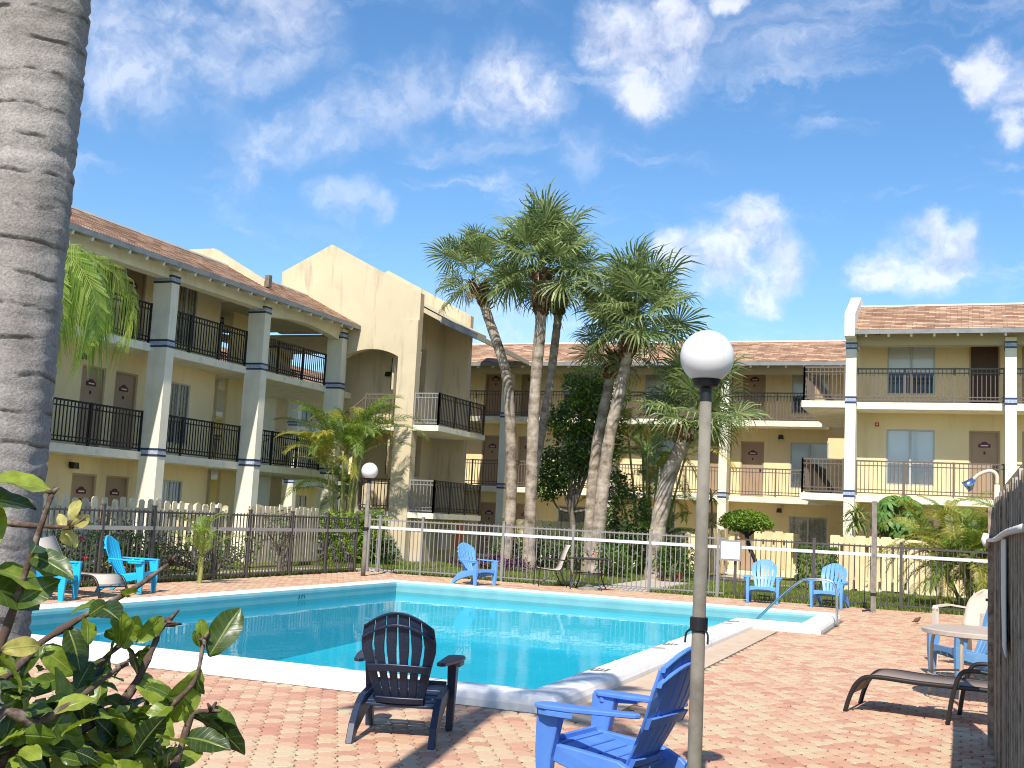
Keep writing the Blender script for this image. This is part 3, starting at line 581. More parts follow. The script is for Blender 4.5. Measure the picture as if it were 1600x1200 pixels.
class Bld:
    def __init__(s, thing, T, off): s.t, s.T, s.off = thing, T, off
    def mb(s): return MB(s.T, s.off)
    def column(s, u, z1=7.3, w=.3, d=.56, bands=(7.0, 5.36, 2.62), v0=0.0):
        c = s.mb().box((u-w/2, v0, -.05), (u+w/2, v0+d, z1)).build('column', M['column'], s.t)
        for z in bands:
            q = s.mb(); e = .012
            q.box((u-w/2-e, v0-e, z), (u+w/2+e, v0+d+e, z+.05), 0).box((u-w/2-e*.6, v0-e*.6, z+.05), (u+w/2+e*.6, v0+d+e*.6, z+.15), 1).box((u-w/2-e, v0-e, z+.15), (u+w/2+e, v0+d+e, z+.2), 0)
            q.build('tile_band', [M['navy'], M['bluegrey']], c)
        return c
    def rail(s, p, q, z, m, h=1.0, post=1.45, sp=.115):
        """railing between (u,v) points p and q standing on floor z"""
        P, Q = Vector((*p, 0)), Vector((*q, 0)); L = (Q-P).length; d = (Q-P)/L
        a = s.mb()
        for zz, hh in ((z+h, .045), (z+h-.13, .03), (z+.17, .03), (z+.07, .035)): a.beam(P+Vector((0, 0, zz)), Q+Vector((0, 0, zz)), .04, hh)
        k = max(1, round(L/post))
        for i in range(k+1):
            x = P + d*(L*i/k); a.beam(x+Vector((0, 0, z)), x+Vector((0, 0, z+h+.03)), .05, .05, up=d)
        r = a.build('railing', M[m], s.t)
        b = s.mb(); k = int(L/sp)
        for i in range(1, k):
            x = P + d*(L*i/k); b.beam(x+Vector((0, 0, z+.07)), x+Vector((0, 0, z+h)), .022, .022, up=d)
        b.build('balusters', M[m], r, kind='stuff')
        return r
    def door(s, u0, z, v, w=.85, h=2.05, gate=False):
        f = s.mb().box((u0, v+.02, z), (u0+.05, v+.1, z+h)).box((u0+w-.05, v+.02, z), (u0+w, v+.1, z+h)).box((u0+.05, v+.02, z+h-.05), (u0+w-.05, v+.1, z+h)).build('door_frame', M['doorframe'], s.t)
        d = s.mb().box((u0+.05, v+.075, z), (u0+w-.05, v+.12, z+h-.05)).build('door', M['door'], s.t)
        if gate:
            q = s.mb()
            for k in range(9): q.beam((u0+.08+k*(w-.16)/8, v+.03, z+.05), (u0+.08+k*(w-.16)/8, v+.03, z+h-.08), .018, .018)
            for zz in (.06, .95, h-.1): q.beam((u0+.06, v+.03, z+zz), (u0+w-.06, v+.03, z+zz), .03, .03)
            q.build('security_gate', M['gate'], s.t)
            s.mb().box((u0+.06, v+.05, z+.02), (u0+w-.06, v+.07, z+h-.06)).build('gate_mesh', M['gate'], d)
        else:
            c = u0+w/2; zc = z+1.62
            poly = [(-.16, -.06), (.16, -.06), (.17, .03), (.1, .06), (.06, .1), (0, .115), (-.06, .1), (-.1, .06), (-.17, .03)]
            s.mb().prism(poly, lambda a, b, w_: (c+a, w_, zc+b), v+.06, v+.075).build('number_plaque', M['plaque'], d)
            s.mb().box((c-.1, v+.054, zc-.02), (c+.1, v+.06, zc+.015)).build('plaque_print', M['pale'], d)
            s.mb().box((c-.025, v+.062, zc-.26), (c+.025, v+.075, zc-.18)).build('knocker', M['knob'], d)
        s.mb().beam((u0+w-.13, v+.045, z+1.0), (u0+w-.13, v+.075, z+1.0), .06, .06).build('door_knob', M['knob'], d)
    def window(s, u0, u1, z0, z1, v, style='blind'):
        f = s.mb(); e = .045
        f.box((u0, v+.01, z0), (u0+e, v+.09, z1)).box((u1-e, v+.01, z0), (u1, v+.09, z1)).box((u0+e, v+.01, z0), (u1-e, v+.09, z0+e)).box((u0+e, v+.01, z1-e), (u1-e, v+.09, z1))
        um, zm = (u0+u1)/2, z0+(z1-z0)*.4
        f.box((um-.03, v+.008, z0+e), (um+.03, v+.085, z1-e))
        if style == 'blind': f.box((u0+e, v+.02, zm-.02), (um-.03, v+.08, zm+.02)).box((um+.03, v+.02, zm-.02), (u1-e, v+.08, zm+.02))
        w = f.build('window', M['winframe'], s.t)
        for a, b in ((u0+e, um-.03), (um+.03, u1-e)): s.mb().add([(a, v+.04, z0+e), (b, v+.04, z0+e), (b, v+.04, z1-e), (a, v+.04, z1-e)], [(0, 1, 2, 3)]).build('pane', M['glass'], w)
        if style == 'blind':
            for a, b in ((u0+e, um-.03), (um+.03, u1-e)):
                s.mb().box((a, v+.06, zm), (b, v+.07, z1-e)).build('blind', M['blind'], w)
                s.mb().box((a, v+.06, z0+e), (b, v+.07, zm)).build('insect_screen', M['screen' if z1 > 6 else 'blind'], w)
        else:
            q = s.mb(); k = 14
            for i in range(k):
                a = u0+e+(u1-u0-2*e)*i/k; b = a+(u1-u0-2*e)/k
                q.box((a, v+.06+.03*(i % 2), z0+e), (b-.004, v+.08+.03*(i % 2), z1-e))
            q.build('drapes', M['drape' if style == 'drape' else 'blind'], w)
    def light(s, u, v, z):
        l_ = s.mb().box((u-.05, v-.03, z-.06), (u+.05, v, z+.06)).beam((u, v-.03, z+.03), (u, v-.16, z+.01), .05, .05).prism([(-.07, .05), (.07, .05), (.1, -.1), (-.1, -.1)], lambda a, b, w_: (u+a, w_, z+b), v-.2, v-.07).build('wall_light', M['knob'], s.t)
    def roof(s, u0, u1, v0=-.42, z0=7.45, run=2.1, slope=.5, back=6.5, tails=True):
        z1 = z0+run*slope; L = math.hypot(run, run*slope); nc = int(L/.135)
        vs, fs, uv = [], [], []
        for i in range(nc):
            t0, t1 = i/nc, (i+1)/nc
            a = (v0+run*t0, z0+run*slope*t0+.014); b = (v0+run*t1, z0+run*slope*t1+.004)
            lip = (a[0], a[1]-.016)
            for (p, q, ta, tb) in ((lip, a, t0, t0+.002), (a, b, t0+.001, t1)):
                o = len(vs); vs += [(u0, p[0], p[1]), (u1, p[0], p[1]), (u1, q[0], q[1]), (u0, q[0], q[1])]; fs.append((o, o+1, o+2, o+3))
                uv += [(u0, ta*nc*.135), (u1, ta*nc*.135), (u1, tb*nc*.135), (u0, tb*nc*.135)]
        deckm = s.mb()
        deckm.prism([(v0+.02, z0-.12), (v0+.02, z0-.005), (v0+run, z1-.005), (back, z1-.005), (back, z1-.3), (v0+run+.1, z1-.3)], lambda a, b, w_: (w_, a, b), u0+.01, u1-.01)
        r = deckm.build('roof', M['soffit'], s.t)
        me = raw_mesh('shingles', [Vector(s.T(*p))-Vector(s.off) for p in vs], fs, M['shingle'], uv=uv); link('shingles', me, r)['kind'] = 'stuff'
        s.mb().box((u0, v0-.02, z0-.13), (u1, v0+.02, z0+.0)).build('fascia', M['fascia'], r)
        s.mb().box((u0, v0+run-.06, z1-.01), (u1, v0+run+.12, z1+.035)).build('ridge_cap', M['white'], r)
        if tails:
            q = s.mb(); k = int((u1-u0)/.62)
            for i in range(k):
                u = u0+.3+i*.62; q.beam((u, v0+.03, z0-.16), (u, v0+1.5, z0-.16+1.47*slope), .06, .11)
            q.build('rafter_tails', M['white'], r, kind='stuff')
        return r
VW, VS = 1.55, .5      # wall and slab edge behind the column fronts
# ---- left building: facade looks along +X
bl = empty('apartment_building', (-20, 22, 0), label='long three storey cream apartment block on the left with black balcony railings', cat='building')
LT = lambda u, v, z: (-18.5-v, u, z)
B = Bld(bl, LT, (-20, 22, 0))
holes = []
for z in FL: holes += [(21.9, 22.75, z, z+2.05), (23.1, 23.95, z, z+2.05), (25.2, 26.15, z+.37, z+2.05), (17.2, 18.15, z+.37, z+2.05)]
w = B.mb(); wall_panel(w, 12, 27.25, 0, 8.0, VW, holes); w.build('wall', M['stucco'], bl)
B.mb().box((12, VW+.16, 0), (27.1, 7, 8.2)).box((27.1, VW+.001, 0), (27.25, 3.6, 8.0)).build('rear_block', M['stucco'], bl)
for i, z in enumerate(FL):
    for u in (21.9, 23.1): B.door(u, z, VW)
    B.window(25.2, 26.15, z+.37, z+2.05, VW, 'drape' if i else 'vertical')
    B.window(17.2, 18.15, z+.37, z+2.05, VW, 'vertical')
    if i:
        B.mb().box((12, VS, z-.2), (27.25, VW, z)).box((27.25, VS, z-.2), (31.98, 4.2, z)).box((31.98, .7, z-.2), (36, 4.2, z)).build('floor_slab', M['slab'], bl)
        for a, b in ((15.3, 19.1), (19.42, 23.03), (23.37, 27.2), (27.54, 31.6)): B.rail((a, VS+.06), (b, VS+.06), z, 'rail_black')
        B.rail((27.6, 4.1), (35.9, 4.1), z, 'rail_black')
    B.light((23.02, 21.75, 21.8)[2-i], VW, z+2.25)
B.mb().box((12, .3, -.05), (31.9, 7, .05)).build('floor_slab', M['slab'], bl)
for u in (15.1, 19.26, 23.2, 27.37, 31.79): B.column(u)
for u in (28.6,): B.column(u, v0=2.6, d=.5, w=.5)
for u in (33.8,): B.column(u, v0=3.5, d=.6, w=.7)
B.mb().box((12, .1, 7.12), (31.95, .45, 7.42)).build('eave_beam', M['column'], bl)
# shallow arches between the fins of the open bay
q = B.mb()
for (a, b) in ((27.54, 31.6),):
    pts = [(a, 7.12)] + [(a+(b-a)*k/12, 6.95+.17*math.sin(math.pi*k/12)) for k in range(13)] + [(b, 7.12)]
    q.prism(pts, lambda x, y, w_: (x, w_, y), .12, .4)
q.build('arch_beam', M['column'], bl)
B.mb().box((28.3, VW+.3, 0.05), (29.4, VW+.42, 7.6)).build('wall', M['stucco'], bl)
B.mb().box((27.26, .46, 7.27), (31.97, 4.8, 7.35)).box((32.3, .6, 7.16), (36, 4.8, 7.24)).box((27.3, 4.6, 6.95), (36, 4.8, 7.2)).build('ceiling', M['soffit'], bl)
B.roof(12, 31.98, back=4.6)
fw = B.mb().prism([(.35, 7.75), (.35, 8.02), (2.2, 9.05), (3.1, 9.05), (4.2, 8.4), (4.2, 7.75)], lambda a, b, w_: (w_, a, b), 27.55, 27.85).build('parapet_wall', M['cream'], bl)
B.mb().box((27.6, .22, 7.85), (27.75, .36, 8.2)).build('vent_pipe', M['bark'], bl)

# ---- wing behind, seen through the open bay
bf = empty('apartment_building', (-32, 48, 0), label='distant wing with brown roof glimpsed through the open bay of the left block', cat='building')
FT = lambda u, v, z: (-29.5-v, u, z)
Bf = Bld(bf, FT, (-32, 48, 0))
w = Bf.mb(); wall_panel(w, 36, 62, 0, 7.6, VW, [(37+4.2*k, 38+4.2*k, z+.4, z+2.05) for k in range(6) for z in FL]); w.build('wall', M['stucco'], bf)
Bf.mb().box((36, VW+.16, 0), (62, 8, 7.9)).build('rear_block', M['stucco'], bf)
for z in FL[1:]:
    Bf.mb().box((36, VS, z-.2), (62, VW, z)).build('floor_slab', M['slab'], bf)
for k in range(6): Bf.column(38.5+4.2*k)
for z in FL:
    for k in range(6): Bf.window(37+4.2*k, 38+4.2*k, z+.4, z+2.05, VW, 'drape')
Bf.roof(36, 62, tails=False)

# ---- stair tower
tw = empty('stair_tower', (-18, 34, 0), label='tall gabled cream stair tower with arched opening beside the left block', cat='building')
TO = (-18, 34, 0)
B = Bld(tw, lambda u, v, z: (u, v, z), TO)
def gable(y0, y1, arch, name):
    mb = B.mb(); fn = lambda a, b, w_: (a, w_, b)
    xl, xr = -21.2, -15.98
    ztop = lambda x: 9.33+(x-xl)*.473 if x < -19.36 else 10.2-(x+19.36)*.509
    if not arch:
        mb.prism([(xl, 7.25), (xr, 7.25), (xr, ztop(xr)), (-19.36, 10.2), (xl, 9.33)], fn, y0, y1); mb.prism([(-17.2, 0), (xr, 0), (xr, 7.25), (-17.2, 7.25)], fn, y0, y1)
    else:
        a, b = -18.66, -16.62
        mb.prism([(xl, 7.25), (a, 7.25), (a, ztop(a)), (-19.36, 10.2), (xl, 9.33)], fn, y0, y1); mb.prism([(-19.0, 0), (a, 0), (a, 7.25), (-19.0, 7.25)], fn, y0, y1)
        mb.prism([(b, 0), (xr, 0), (xr, ztop(xr)), (b, ztop(b))], fn, y0, y1)
        n = 14; az = lambda x: 6.42+.28*math.sin(math.pi*(x-a)/(b-a))**.8
        for k in range(n):
            x0, x1 = a+(b-a)*k/n, a+(b-a)*(k+1)/n
            mb.prism([(x0, az(x0)), (x1, az(x1)), (x1, ztop(x1)), (x0, ztop(x0))], fn, y0, y1)
    o = mb.build(name, M['cream'], tw)
    return o
gf = gable(32.0, 32.26, True, 'gable_wall')
gr = gable(36.0, 36.25, False, 'gable_wall')
B.mb().box((-16.62, 31.93, -.05), (-15.98, 31.999, 7.6)).build('pilaster', M['cream'], tw)
mb = B.mb().prism([(-21.1, 8.9), (-19.36, 9.75), (-15.35, 7.75), (-15.35, 7.6), (-19.36, 9.55), (-21.1, 8.7)], lambda a, b, w_: (a, w_, b), 32.27, 35.99)
rf = mb.build('roof', M['soffit'], tw)
mb = B.mb().add([(-15.33, 32.27, 7.78), (-15.33, 40.2, 7.5), (-17.2, 40.2, 8.4), (-17.2, 32.27, 8.72)], [(0, 1, 2, 3)])
me = raw_mesh('shingles', mb.v, mb.f, M['shingle'], uv=[(0, 0), (8, 0), (8, 2), (0, 2)]); link('shingles', me, rf)['kind'] = 'stuff'
B.mb().beam((-15.36, 32.27, 7.66), (-15.36, 35.2, 7.6), .05, .2).build('fascia', M['fascia'], rf)
B.mb().beam((-15.36, 35.2, 7.6), (-15.36, 40.2, 7.42), .06, .16).build('fascia', M['soffit'], rf)
# side wall facing the court, two openings
w = MB(lambda u, v, z: (-16.9-v+0, u, z), TO); wall_panel(w, 32.26, 36.0, 0, 8.4, 0, [(32.5, 34.55, 5.45, 7.05), (32.5, 34.55, 2.72, 4.15)], .2); w.build('wall', M['cream'], tw)
B.mb().box((-18.95, 33.62, 0), (-17.06, 33.8, 4.2)).box((-19.7, 33.62, 4.2), (-17.06, 33.8, 7.9)).build('wall', M['cream'], tw)
for z in (5.45, 2.72):
    B.rail((-17.15, 32.6), (-17.15, 34.5), z, 'rail_black')
for z, z0 in ((4.27, 4.1), (1.55, 1.38)):
    B.mb().box((-16.89, 32.27, z0), (-15.08, 35.7, z)).box((-15.97, 31.95, z0), (-15.08, 32.269, z)).build('landing_slab', M['slab'], tw)
    B.rail((-15.95, 32.0), (-15.13, 32.0), z, 'fence_grey', post=.8); B.rail((-15.13, 32.0), (-15.13, 35.65), z, 'rail_black', post=1.2)
    B.mb().box((-18.0, 32.27, z0), (-16.91, 33.6, z)).build('landing_slab', M['slab'], tw)
    B.rail((-17.9, 32.35), (-16.65, 32.35), z, 'rail_brown')
for x0, x1, za, zb, yy in ((-19.9, -17.9, 0.05, 1.5, 32.95), (-19.9, -17.95, 2.72, 4.2, 32.95), ):
    f = B.mb().beam((x0, yy-.5, za+.05), (x1, yy-.5, zb+.05), .06, .34).beam((x0, yy+.5, za+.05), (x1, yy+.5, zb+.05), .06, .34).build('stair_stringer', M['cream'], tw)
    q = B.mb()
    for k in range(9):
        t = (k+.5)/9; q.box((x0+(x1-x0)*t-.16, yy-.47, za+(zb-za)*t), (x0+(x1-x0)*t+.16, yy+.47, za+(zb-za)*t+.06))
    q.build('treads', M['slab'], f, kind='stuff')
    q = B.mb().beam((x0, yy-.5, za+1.0), (x1, yy-.5, zb+1.0), .05, .05)
    for k in range(20):
        t = k/19; q.beam((x0+(x1-x0)*t, yy-.5, za+(zb-za)*t), (x0+(x1-x0)*t, yy-.5, za+(zb-za)*t+1.0), .022, .022)
    q.build('stair_rail', M['rail_brown'], tw)
B.light(-17.75, 33.6, 6.1)
B.mb().box((-16.88, 32.3, 0), (-15.6, 35.6, 1.37)).build('base_wall', M['cream'], tw)
c = MB(off=TO).box((-15.595, 33.3, .35), (-15.45, 34.2, 1.15)).build('utility_cabinet', M['doorframe'], tw)
MB(off=TO).box((-15.46, 33.35, .4), (-15.43, 34.15, 1.1)).build('cabinet_door', M['sling_tan'], c)
MB(off=TO).box((-15.595, 34.75, .4), (-15.4, 35.0, 1.2)).build('hose_box', M['orange'], tw)
MB(off=TO).box((-15.595, 34.5, .9), (-15.5, 34.7, 1.2)).build('meter', M['white'], tw)

# ---- middle building: facade looks along -Y
bm_ = empty('apartment_building', (-11, 44, 0), label='three storey yellow apartment block in the middle behind the palm trees', cat='building')
B = Bld(bm_, lambda u, v, z: (u, 40.7+v, z), (-11, 44, 0))
doors = [-17.95, -16.4, -8.76, -7.56]; wins = [(-14.6, -13.25), (-11.3, -9.95), (-5.77, -4.42)]
holes = []
for z in FL:
    holes += [(d, d+.85, z, z+2.05) for d in doors] + [(a, b, z+.37, z+2.05) for a, b in wins]
w = B.mb(); wall_panel(w, -24, -2.9, 0, 8.0, VW, holes); w.build('wall', M['stucco'], bm_)
B.mb().box((-24, VW+.16, 0), (-2.9, 8, 8.2)).build('rear_block', M['stucco'], bm_)
for i, z in enumerate(FL):
    for d in doors: B.door(d, z, VW)
    for a, b in wins: B.window(a, b, z+.37, z+2.05, VW, 'blind' if i else 'drape')
    if i:
        B.mb().box((-24, VS, z-.2), (-4.4, VW, z)).build('floor_slab', M['slab'], bm_)
        for a, b in ((-20.5, -16.6), (-16.28, -12.34), (-12.02, -8.08), (-7.76, -4.5)): B.rail((a, VS+.06), (b, VS+.06), z, 'rail_brown')
    B.light(-16.75, VW, z+2.2); B.light(-6.1, VW, z+2.25)
B.mb().box((-24, .3, -.05), (-2.9, 8, .05)).build('floor_slab', M['slab'], bm_)
for u in (-20.7, -16.44, -12.18, -7.92): B.column(u, bands=(5.36, 2.62))
B.mb().box((-24, .12, 7.1), (-3.2, .45, 7.4)).build('eave_beam', M['soffit'], bm_)
B.roof(-24, -3.2)

# ---- right building
br_ = empty('apartment_building', (2, 38, 0), label='three storey yellow apartment block on the right with full balconies and white fin columns', cat='building')
B = Bld(br_, lambda u, v, z: (u, 34.5+v, z), (2, 38, 0))
VW2 = 1.5
doors = [.22, 1.65, 8.75]; wins = [(-2.09, -.72), (3.7, 5.05), (6.4, 7.7)]
holes = []
for z in FL: holes += [(d, d+.85, z, z+2.05) for d in doors] + [(a, b, z+.37, z+2.05) for a, b in wins]
w = B.mb(); wall_panel(w, -3.0, 12, 0, 8.0, VW2, holes); w.build('wall', M['stucco'], br_)
B.mb().box((-3.0, VW2+.16, 0), (12, 8, 8.3)).box((-3.0, VW2+.002, 0), (-2.85, VW2+.16, 8.0)).build('rear_block', M['stucco'], br_)
for i, z in enumerate(FL):
    for k, d in enumerate(doors): B.door(d, z, VW2, gate=(i == 2 and k == 0))
    for a, b in wins: B.window(a, b, z+.37, z+2.05, VW2, 'blind' if i else 'drape')
    if i:
        B.mb().box((-2.9, VS-.15, z-.2), (12, VW2, z)).build('floor_slab', M['slab'], br_)
        for a, b in ((-2.85, 1.14), (1.45, 5.4), (5.72, 9.7)): B.rail((a, VS-.09), (b, VS-.09), z, 'rail_brown')
        # gallery running back to the middle block
        B.mb().box((-4.42, .02, z-.2), (-3.17, 6.7, z)).build('gallery_slab', M['slab'], br_)
        B.rail((-4.36, .08), (-3.2, .08), z, 'rail_brown', post=1.2); B.rail((-4.36, .08), (-4.36, 6.2), z, 'rail_brown')
        f = B.mb().beam((-4.3, 2.5, z+.98), (-3.72, 2.5, z+.12), .05, .16).build('stair_stringer', M['rail_black'], br_)
        B.mb().prism([(-4.34, .02), (-3.72, .02), (-4.34, .9)], lambda a, b, w_: (a, w_, z+b), 2.56, 2.6).build('stair_side', M['door'], f)
        a_ = B.mb().box((-2.42, VW2-.04, z+2.12), (-2.3, VW2, z+2.24)).build('fire_alarm', M['red'], br_)
        B.mb().box((-2.385, VW2-.055, z+2.155), (-2.335, VW2-.04, z+2.205)).build('strobe_lens', M['pale'], a_)
B.mb().box((-3.1, .3, -.05), (12, 8, .05)).build('floor_slab', M['slab'], br_)
for u in (-3.015, 1.3, 5.56, 9.82): B.column(u, bands=(6.98, 5.38, 2.64))
B.mb().box((-2.88, .12, 7.1), (12, .45, 7.4)).build('eave_beam', M['soffit'], br_)
B.roof(-2.87, 12, v0=-.5, z0=7.47, run=2.15)
B.mb().prism([(-.5, 7.3), (-.55, 7.95), (1.5, 8.82), (7, 8.82), (7, 7.2), (.3, 7.2)], lambda a, b, w_: (w_, a, b), -3.17, -2.875).build('parapet_wall', M['white'], br_)
# ------------------------------------------------------------------ metal pool fences
def metal_fence(name, p, q, label, mat_name, band, posts, z_band=1.12, h=1.37, sp=.113, gate_to=None):
    P, Q = Vector((*p, 0)), Vector((*q, 0)); L = (Q-P).length; d = (Q-P)/L; nrm = Vector((d.y, -d.x, 0))
    t = empty(name, P, label=label, cat='fence')
    rz = math.atan2(d.y, d.x)
    MBr = MB().box((0, -.016, h-.06), (L, .016, h-.025)).box((0, -.016, .07), (L, .016, .1))
    o = MBr.build('rail', M[mat_name], t); o.rotation_euler.z = rz
    o = MB().box((0, -.03, z_band-.036), (L, -.018, z_band+.036)).build('band', M[band], t); o.rotation_euler.z = rz
    pk = MB().box((-.009, -.009, .03), (.009, .009, h)).mesh('picket', M[mat_name])
    k = int(L/sp)
    for i in range(k+1):
        link('picket', pk, t, d*(L*i/k), (0, 0, rz))
    ps = MB().box((-.03, -.03, -.05), (.03, .03, h+.06)).box((-.036, -.036, h+.06), (.036, .036, h+.085)).mesh('post', M[mat_name])
    for u in posts: link('post', ps, t, d*u + nrm*.001, (0, 0, rz))
    return t
metal_fence('metal_fence', (-14.1, 12.2), (-14.25, 25.75), 'dark metal picket fence along the left side of the pool deck', 'fence_metal', 'band_dull', [0, 2.0, 4.1, 5.5, 7.5, 8.7, 10.4, 12.0, 13.5], z_band=1.03, sp=.12)
metal_fence('metal_fence', (-14.2, 26.3), (-5.05, 26.5), 'grey metal picket fence with white band behind the far end of the pool', 'fence_grey', 'band', [0, .3, 1.5, 3.7, 5.5, 7.4, 9.0], z_band=1.13)
metal_fence('metal_fence', (-4.8, 26.5), (2.6, 26.62), 'brown metal picket fence behind the two front-facing blue chairs', 'fence_metal', 'band', [0, 1.75, 3.6, 5.4, 7.3], z_band=1.15)
# sign board on the gate post
sg = empty('notice_board', (-4.9, 26.42, .0), label='small white notice board hung on the metal fence', cat='sign')
MB().box((-.25, -.02, .83), (.25, 0, 1.3)).build('board', M['fence_grey'], sg); MB().box((-.21, -.028, .87), (.21, -.0205, 1.26)).build('sheet', M['white'], sg)

# ------------------------------------------------------------------ cream wooden patio fences
def plank_fence(name, p, q, label, m, h=1.45, w=.27, gap=.065, z0=.08, dog=True, box=True, jitter=.02):
    P, Q = Vector((*p, 0)), Vector((*q, 0)); L = (Q-P).length; d = (Q-P)/L; rz = math.atan2(d.y, d.x)
    t = empty(name, P, rz, label=label, cat='fence', group=None)
    c = w*(.08 if box else .26); jitter = .006 if box and w > .2 else jitter
    def plank(hh):
        return MB().prism([(0, z0), (w, z0), (w, hh-c), (w-c, hh), (c, hh), (0, hh-c)] if dog else [(0, z0), (w, z0), (w, hh), (0, hh)], lambda a, b, y: (a, y, b), -.012, .012).mesh('plank', M[m])
    pm_ = [plank(h), plank(h-.02), plank(h+.015)]
    k = int(L/(w+gap))
    for i in range(k): link('plank', random.choice(pm_), t, (i*(w+gap), -.035, random.uniform(-jitter, jitter)*.5), (random.uniform(-.01, .01), random.uniform(-.012, .012), 0))
    if box:
        bp_ = MB().box((0, -.012, .3), (w, .012, h-.035)).mesh('plank', M[m])
        for i in range(k): link('plank', bp_, t, (i*(w+gap)+(w+gap)/2, .13, random.uniform(-jitter, jitter)*.5))
    r = MB()
    for zz in (h-.27, .32): r.box((0, -.02, zz), (L, .1, zz+.09))
    for u in np.arange(0, L, 2.2): r.box((u+.02, -.02, -.05), (u+.1, .06, h-.1))
    r.build('frame', M[m], t)
    return t
plank_fence('wooden_fence', (-3.35, 33.0), (2.6, 33.05), 'cream board patio fence on the lawn in front of the right block', 'picket', 1.52)
plank_fence('wooden_fence', (-6.35, 38.4), (-4.85, 38.4), 'short cream board patio fence behind the round clipped tree', 'picket', 1.52)
plank_fence('wooden_fence', (-7.6, 36.0), (-7.35, 39.3), 'cream board fence running away beside the path', 'picket', 1.52)
plank_fence('wooden_fence', (-15.3, 38.0), (-8.4, 38.0), 'long cream board patio fence behind the palm trunks', 'picket', 1.5)
plank_fence('wooden_fence', (-16.55, 16.4), (-16.65, 23.4), 'pale spaced picket fence with round tops at the left block', 'picket_pale', 1.55, w=.17, gap=.12, box=False, jitter=.05)
plank_fence('wooden_fence', (-16.6, 23.45), (-18.9, 23.5), 'pale return fence ending beside the first fin column', 'picket_pale', 1.5, w=.17, gap=.12, box=False)
plank_fence('wooden_fence', (-16.8, 24.7), (-16.9, 28.3), 'pale tightly boarded fence before the open bay of the left block', 'picket_pale', 1.55, w=.17, gap=.05, box=True, jitter=.05)
# weathered fence at the right edge
wf = empty('weathered_fence', (.255, 9.9, 0), label='tall weathered grey plank fence at the right edge', cat='fence')
L = 7.4
for i in range(52):
    h = 1.9 + random.uniform(-.02, .03)
    MB().prism([(0, -.02), (.134, -.02), (.134, h-.03), (.11, h), (.024, h), (0, h-.03)], lambda a, b, y: (y, -a, b), -.01, .012).build('plank', M['oldwood'], wf).location = (random.uniform(-.006, .006), -i*.142, 0)
MB().box((.012, -L, .35), (.06, 0, .44)).box((.012, -L, 1.5), (.06, 0, 1.59)).build('rail', M['oldwood'], wf)
MB().box((-.05, -.03, -.02), (.05, .06, 1.86)).build('post', M['oldwood'], wf)
# sash hung on it
rp = empty('white_cord', (.225, 9.5, 1.18), label='white cord tied along the weathered fence with a loose end hanging', cat='cord')
MB().tube(spline([(-.02, .4, .42), (-.01, -.6, .42), (-.015, -1.8, .43), (-.01, -3.2, .46), (-.01, -5, .47)], 5), .017, 6).build('cord', M['rope'], rp, True)
MB().tube([(-.03, .38, .46), (-.045, .36, .42), (-.03, .33, .38)], .03, 6).build('knot', M['rope'], rp, True)
MB().add([(.008, -1.95, .43), (.008, -2.7, .43), (.004, -2.15, .1), (.004, -2.8, .1), (.0, -2.5, -.16), (.0, -2.95, -.18)], [(0, 1, 3, 2), (2, 3, 5, 4)]).build('loose_end', M['rope'], rp).modifiers.new('s', 'SOLIDIFY').thickness = .006

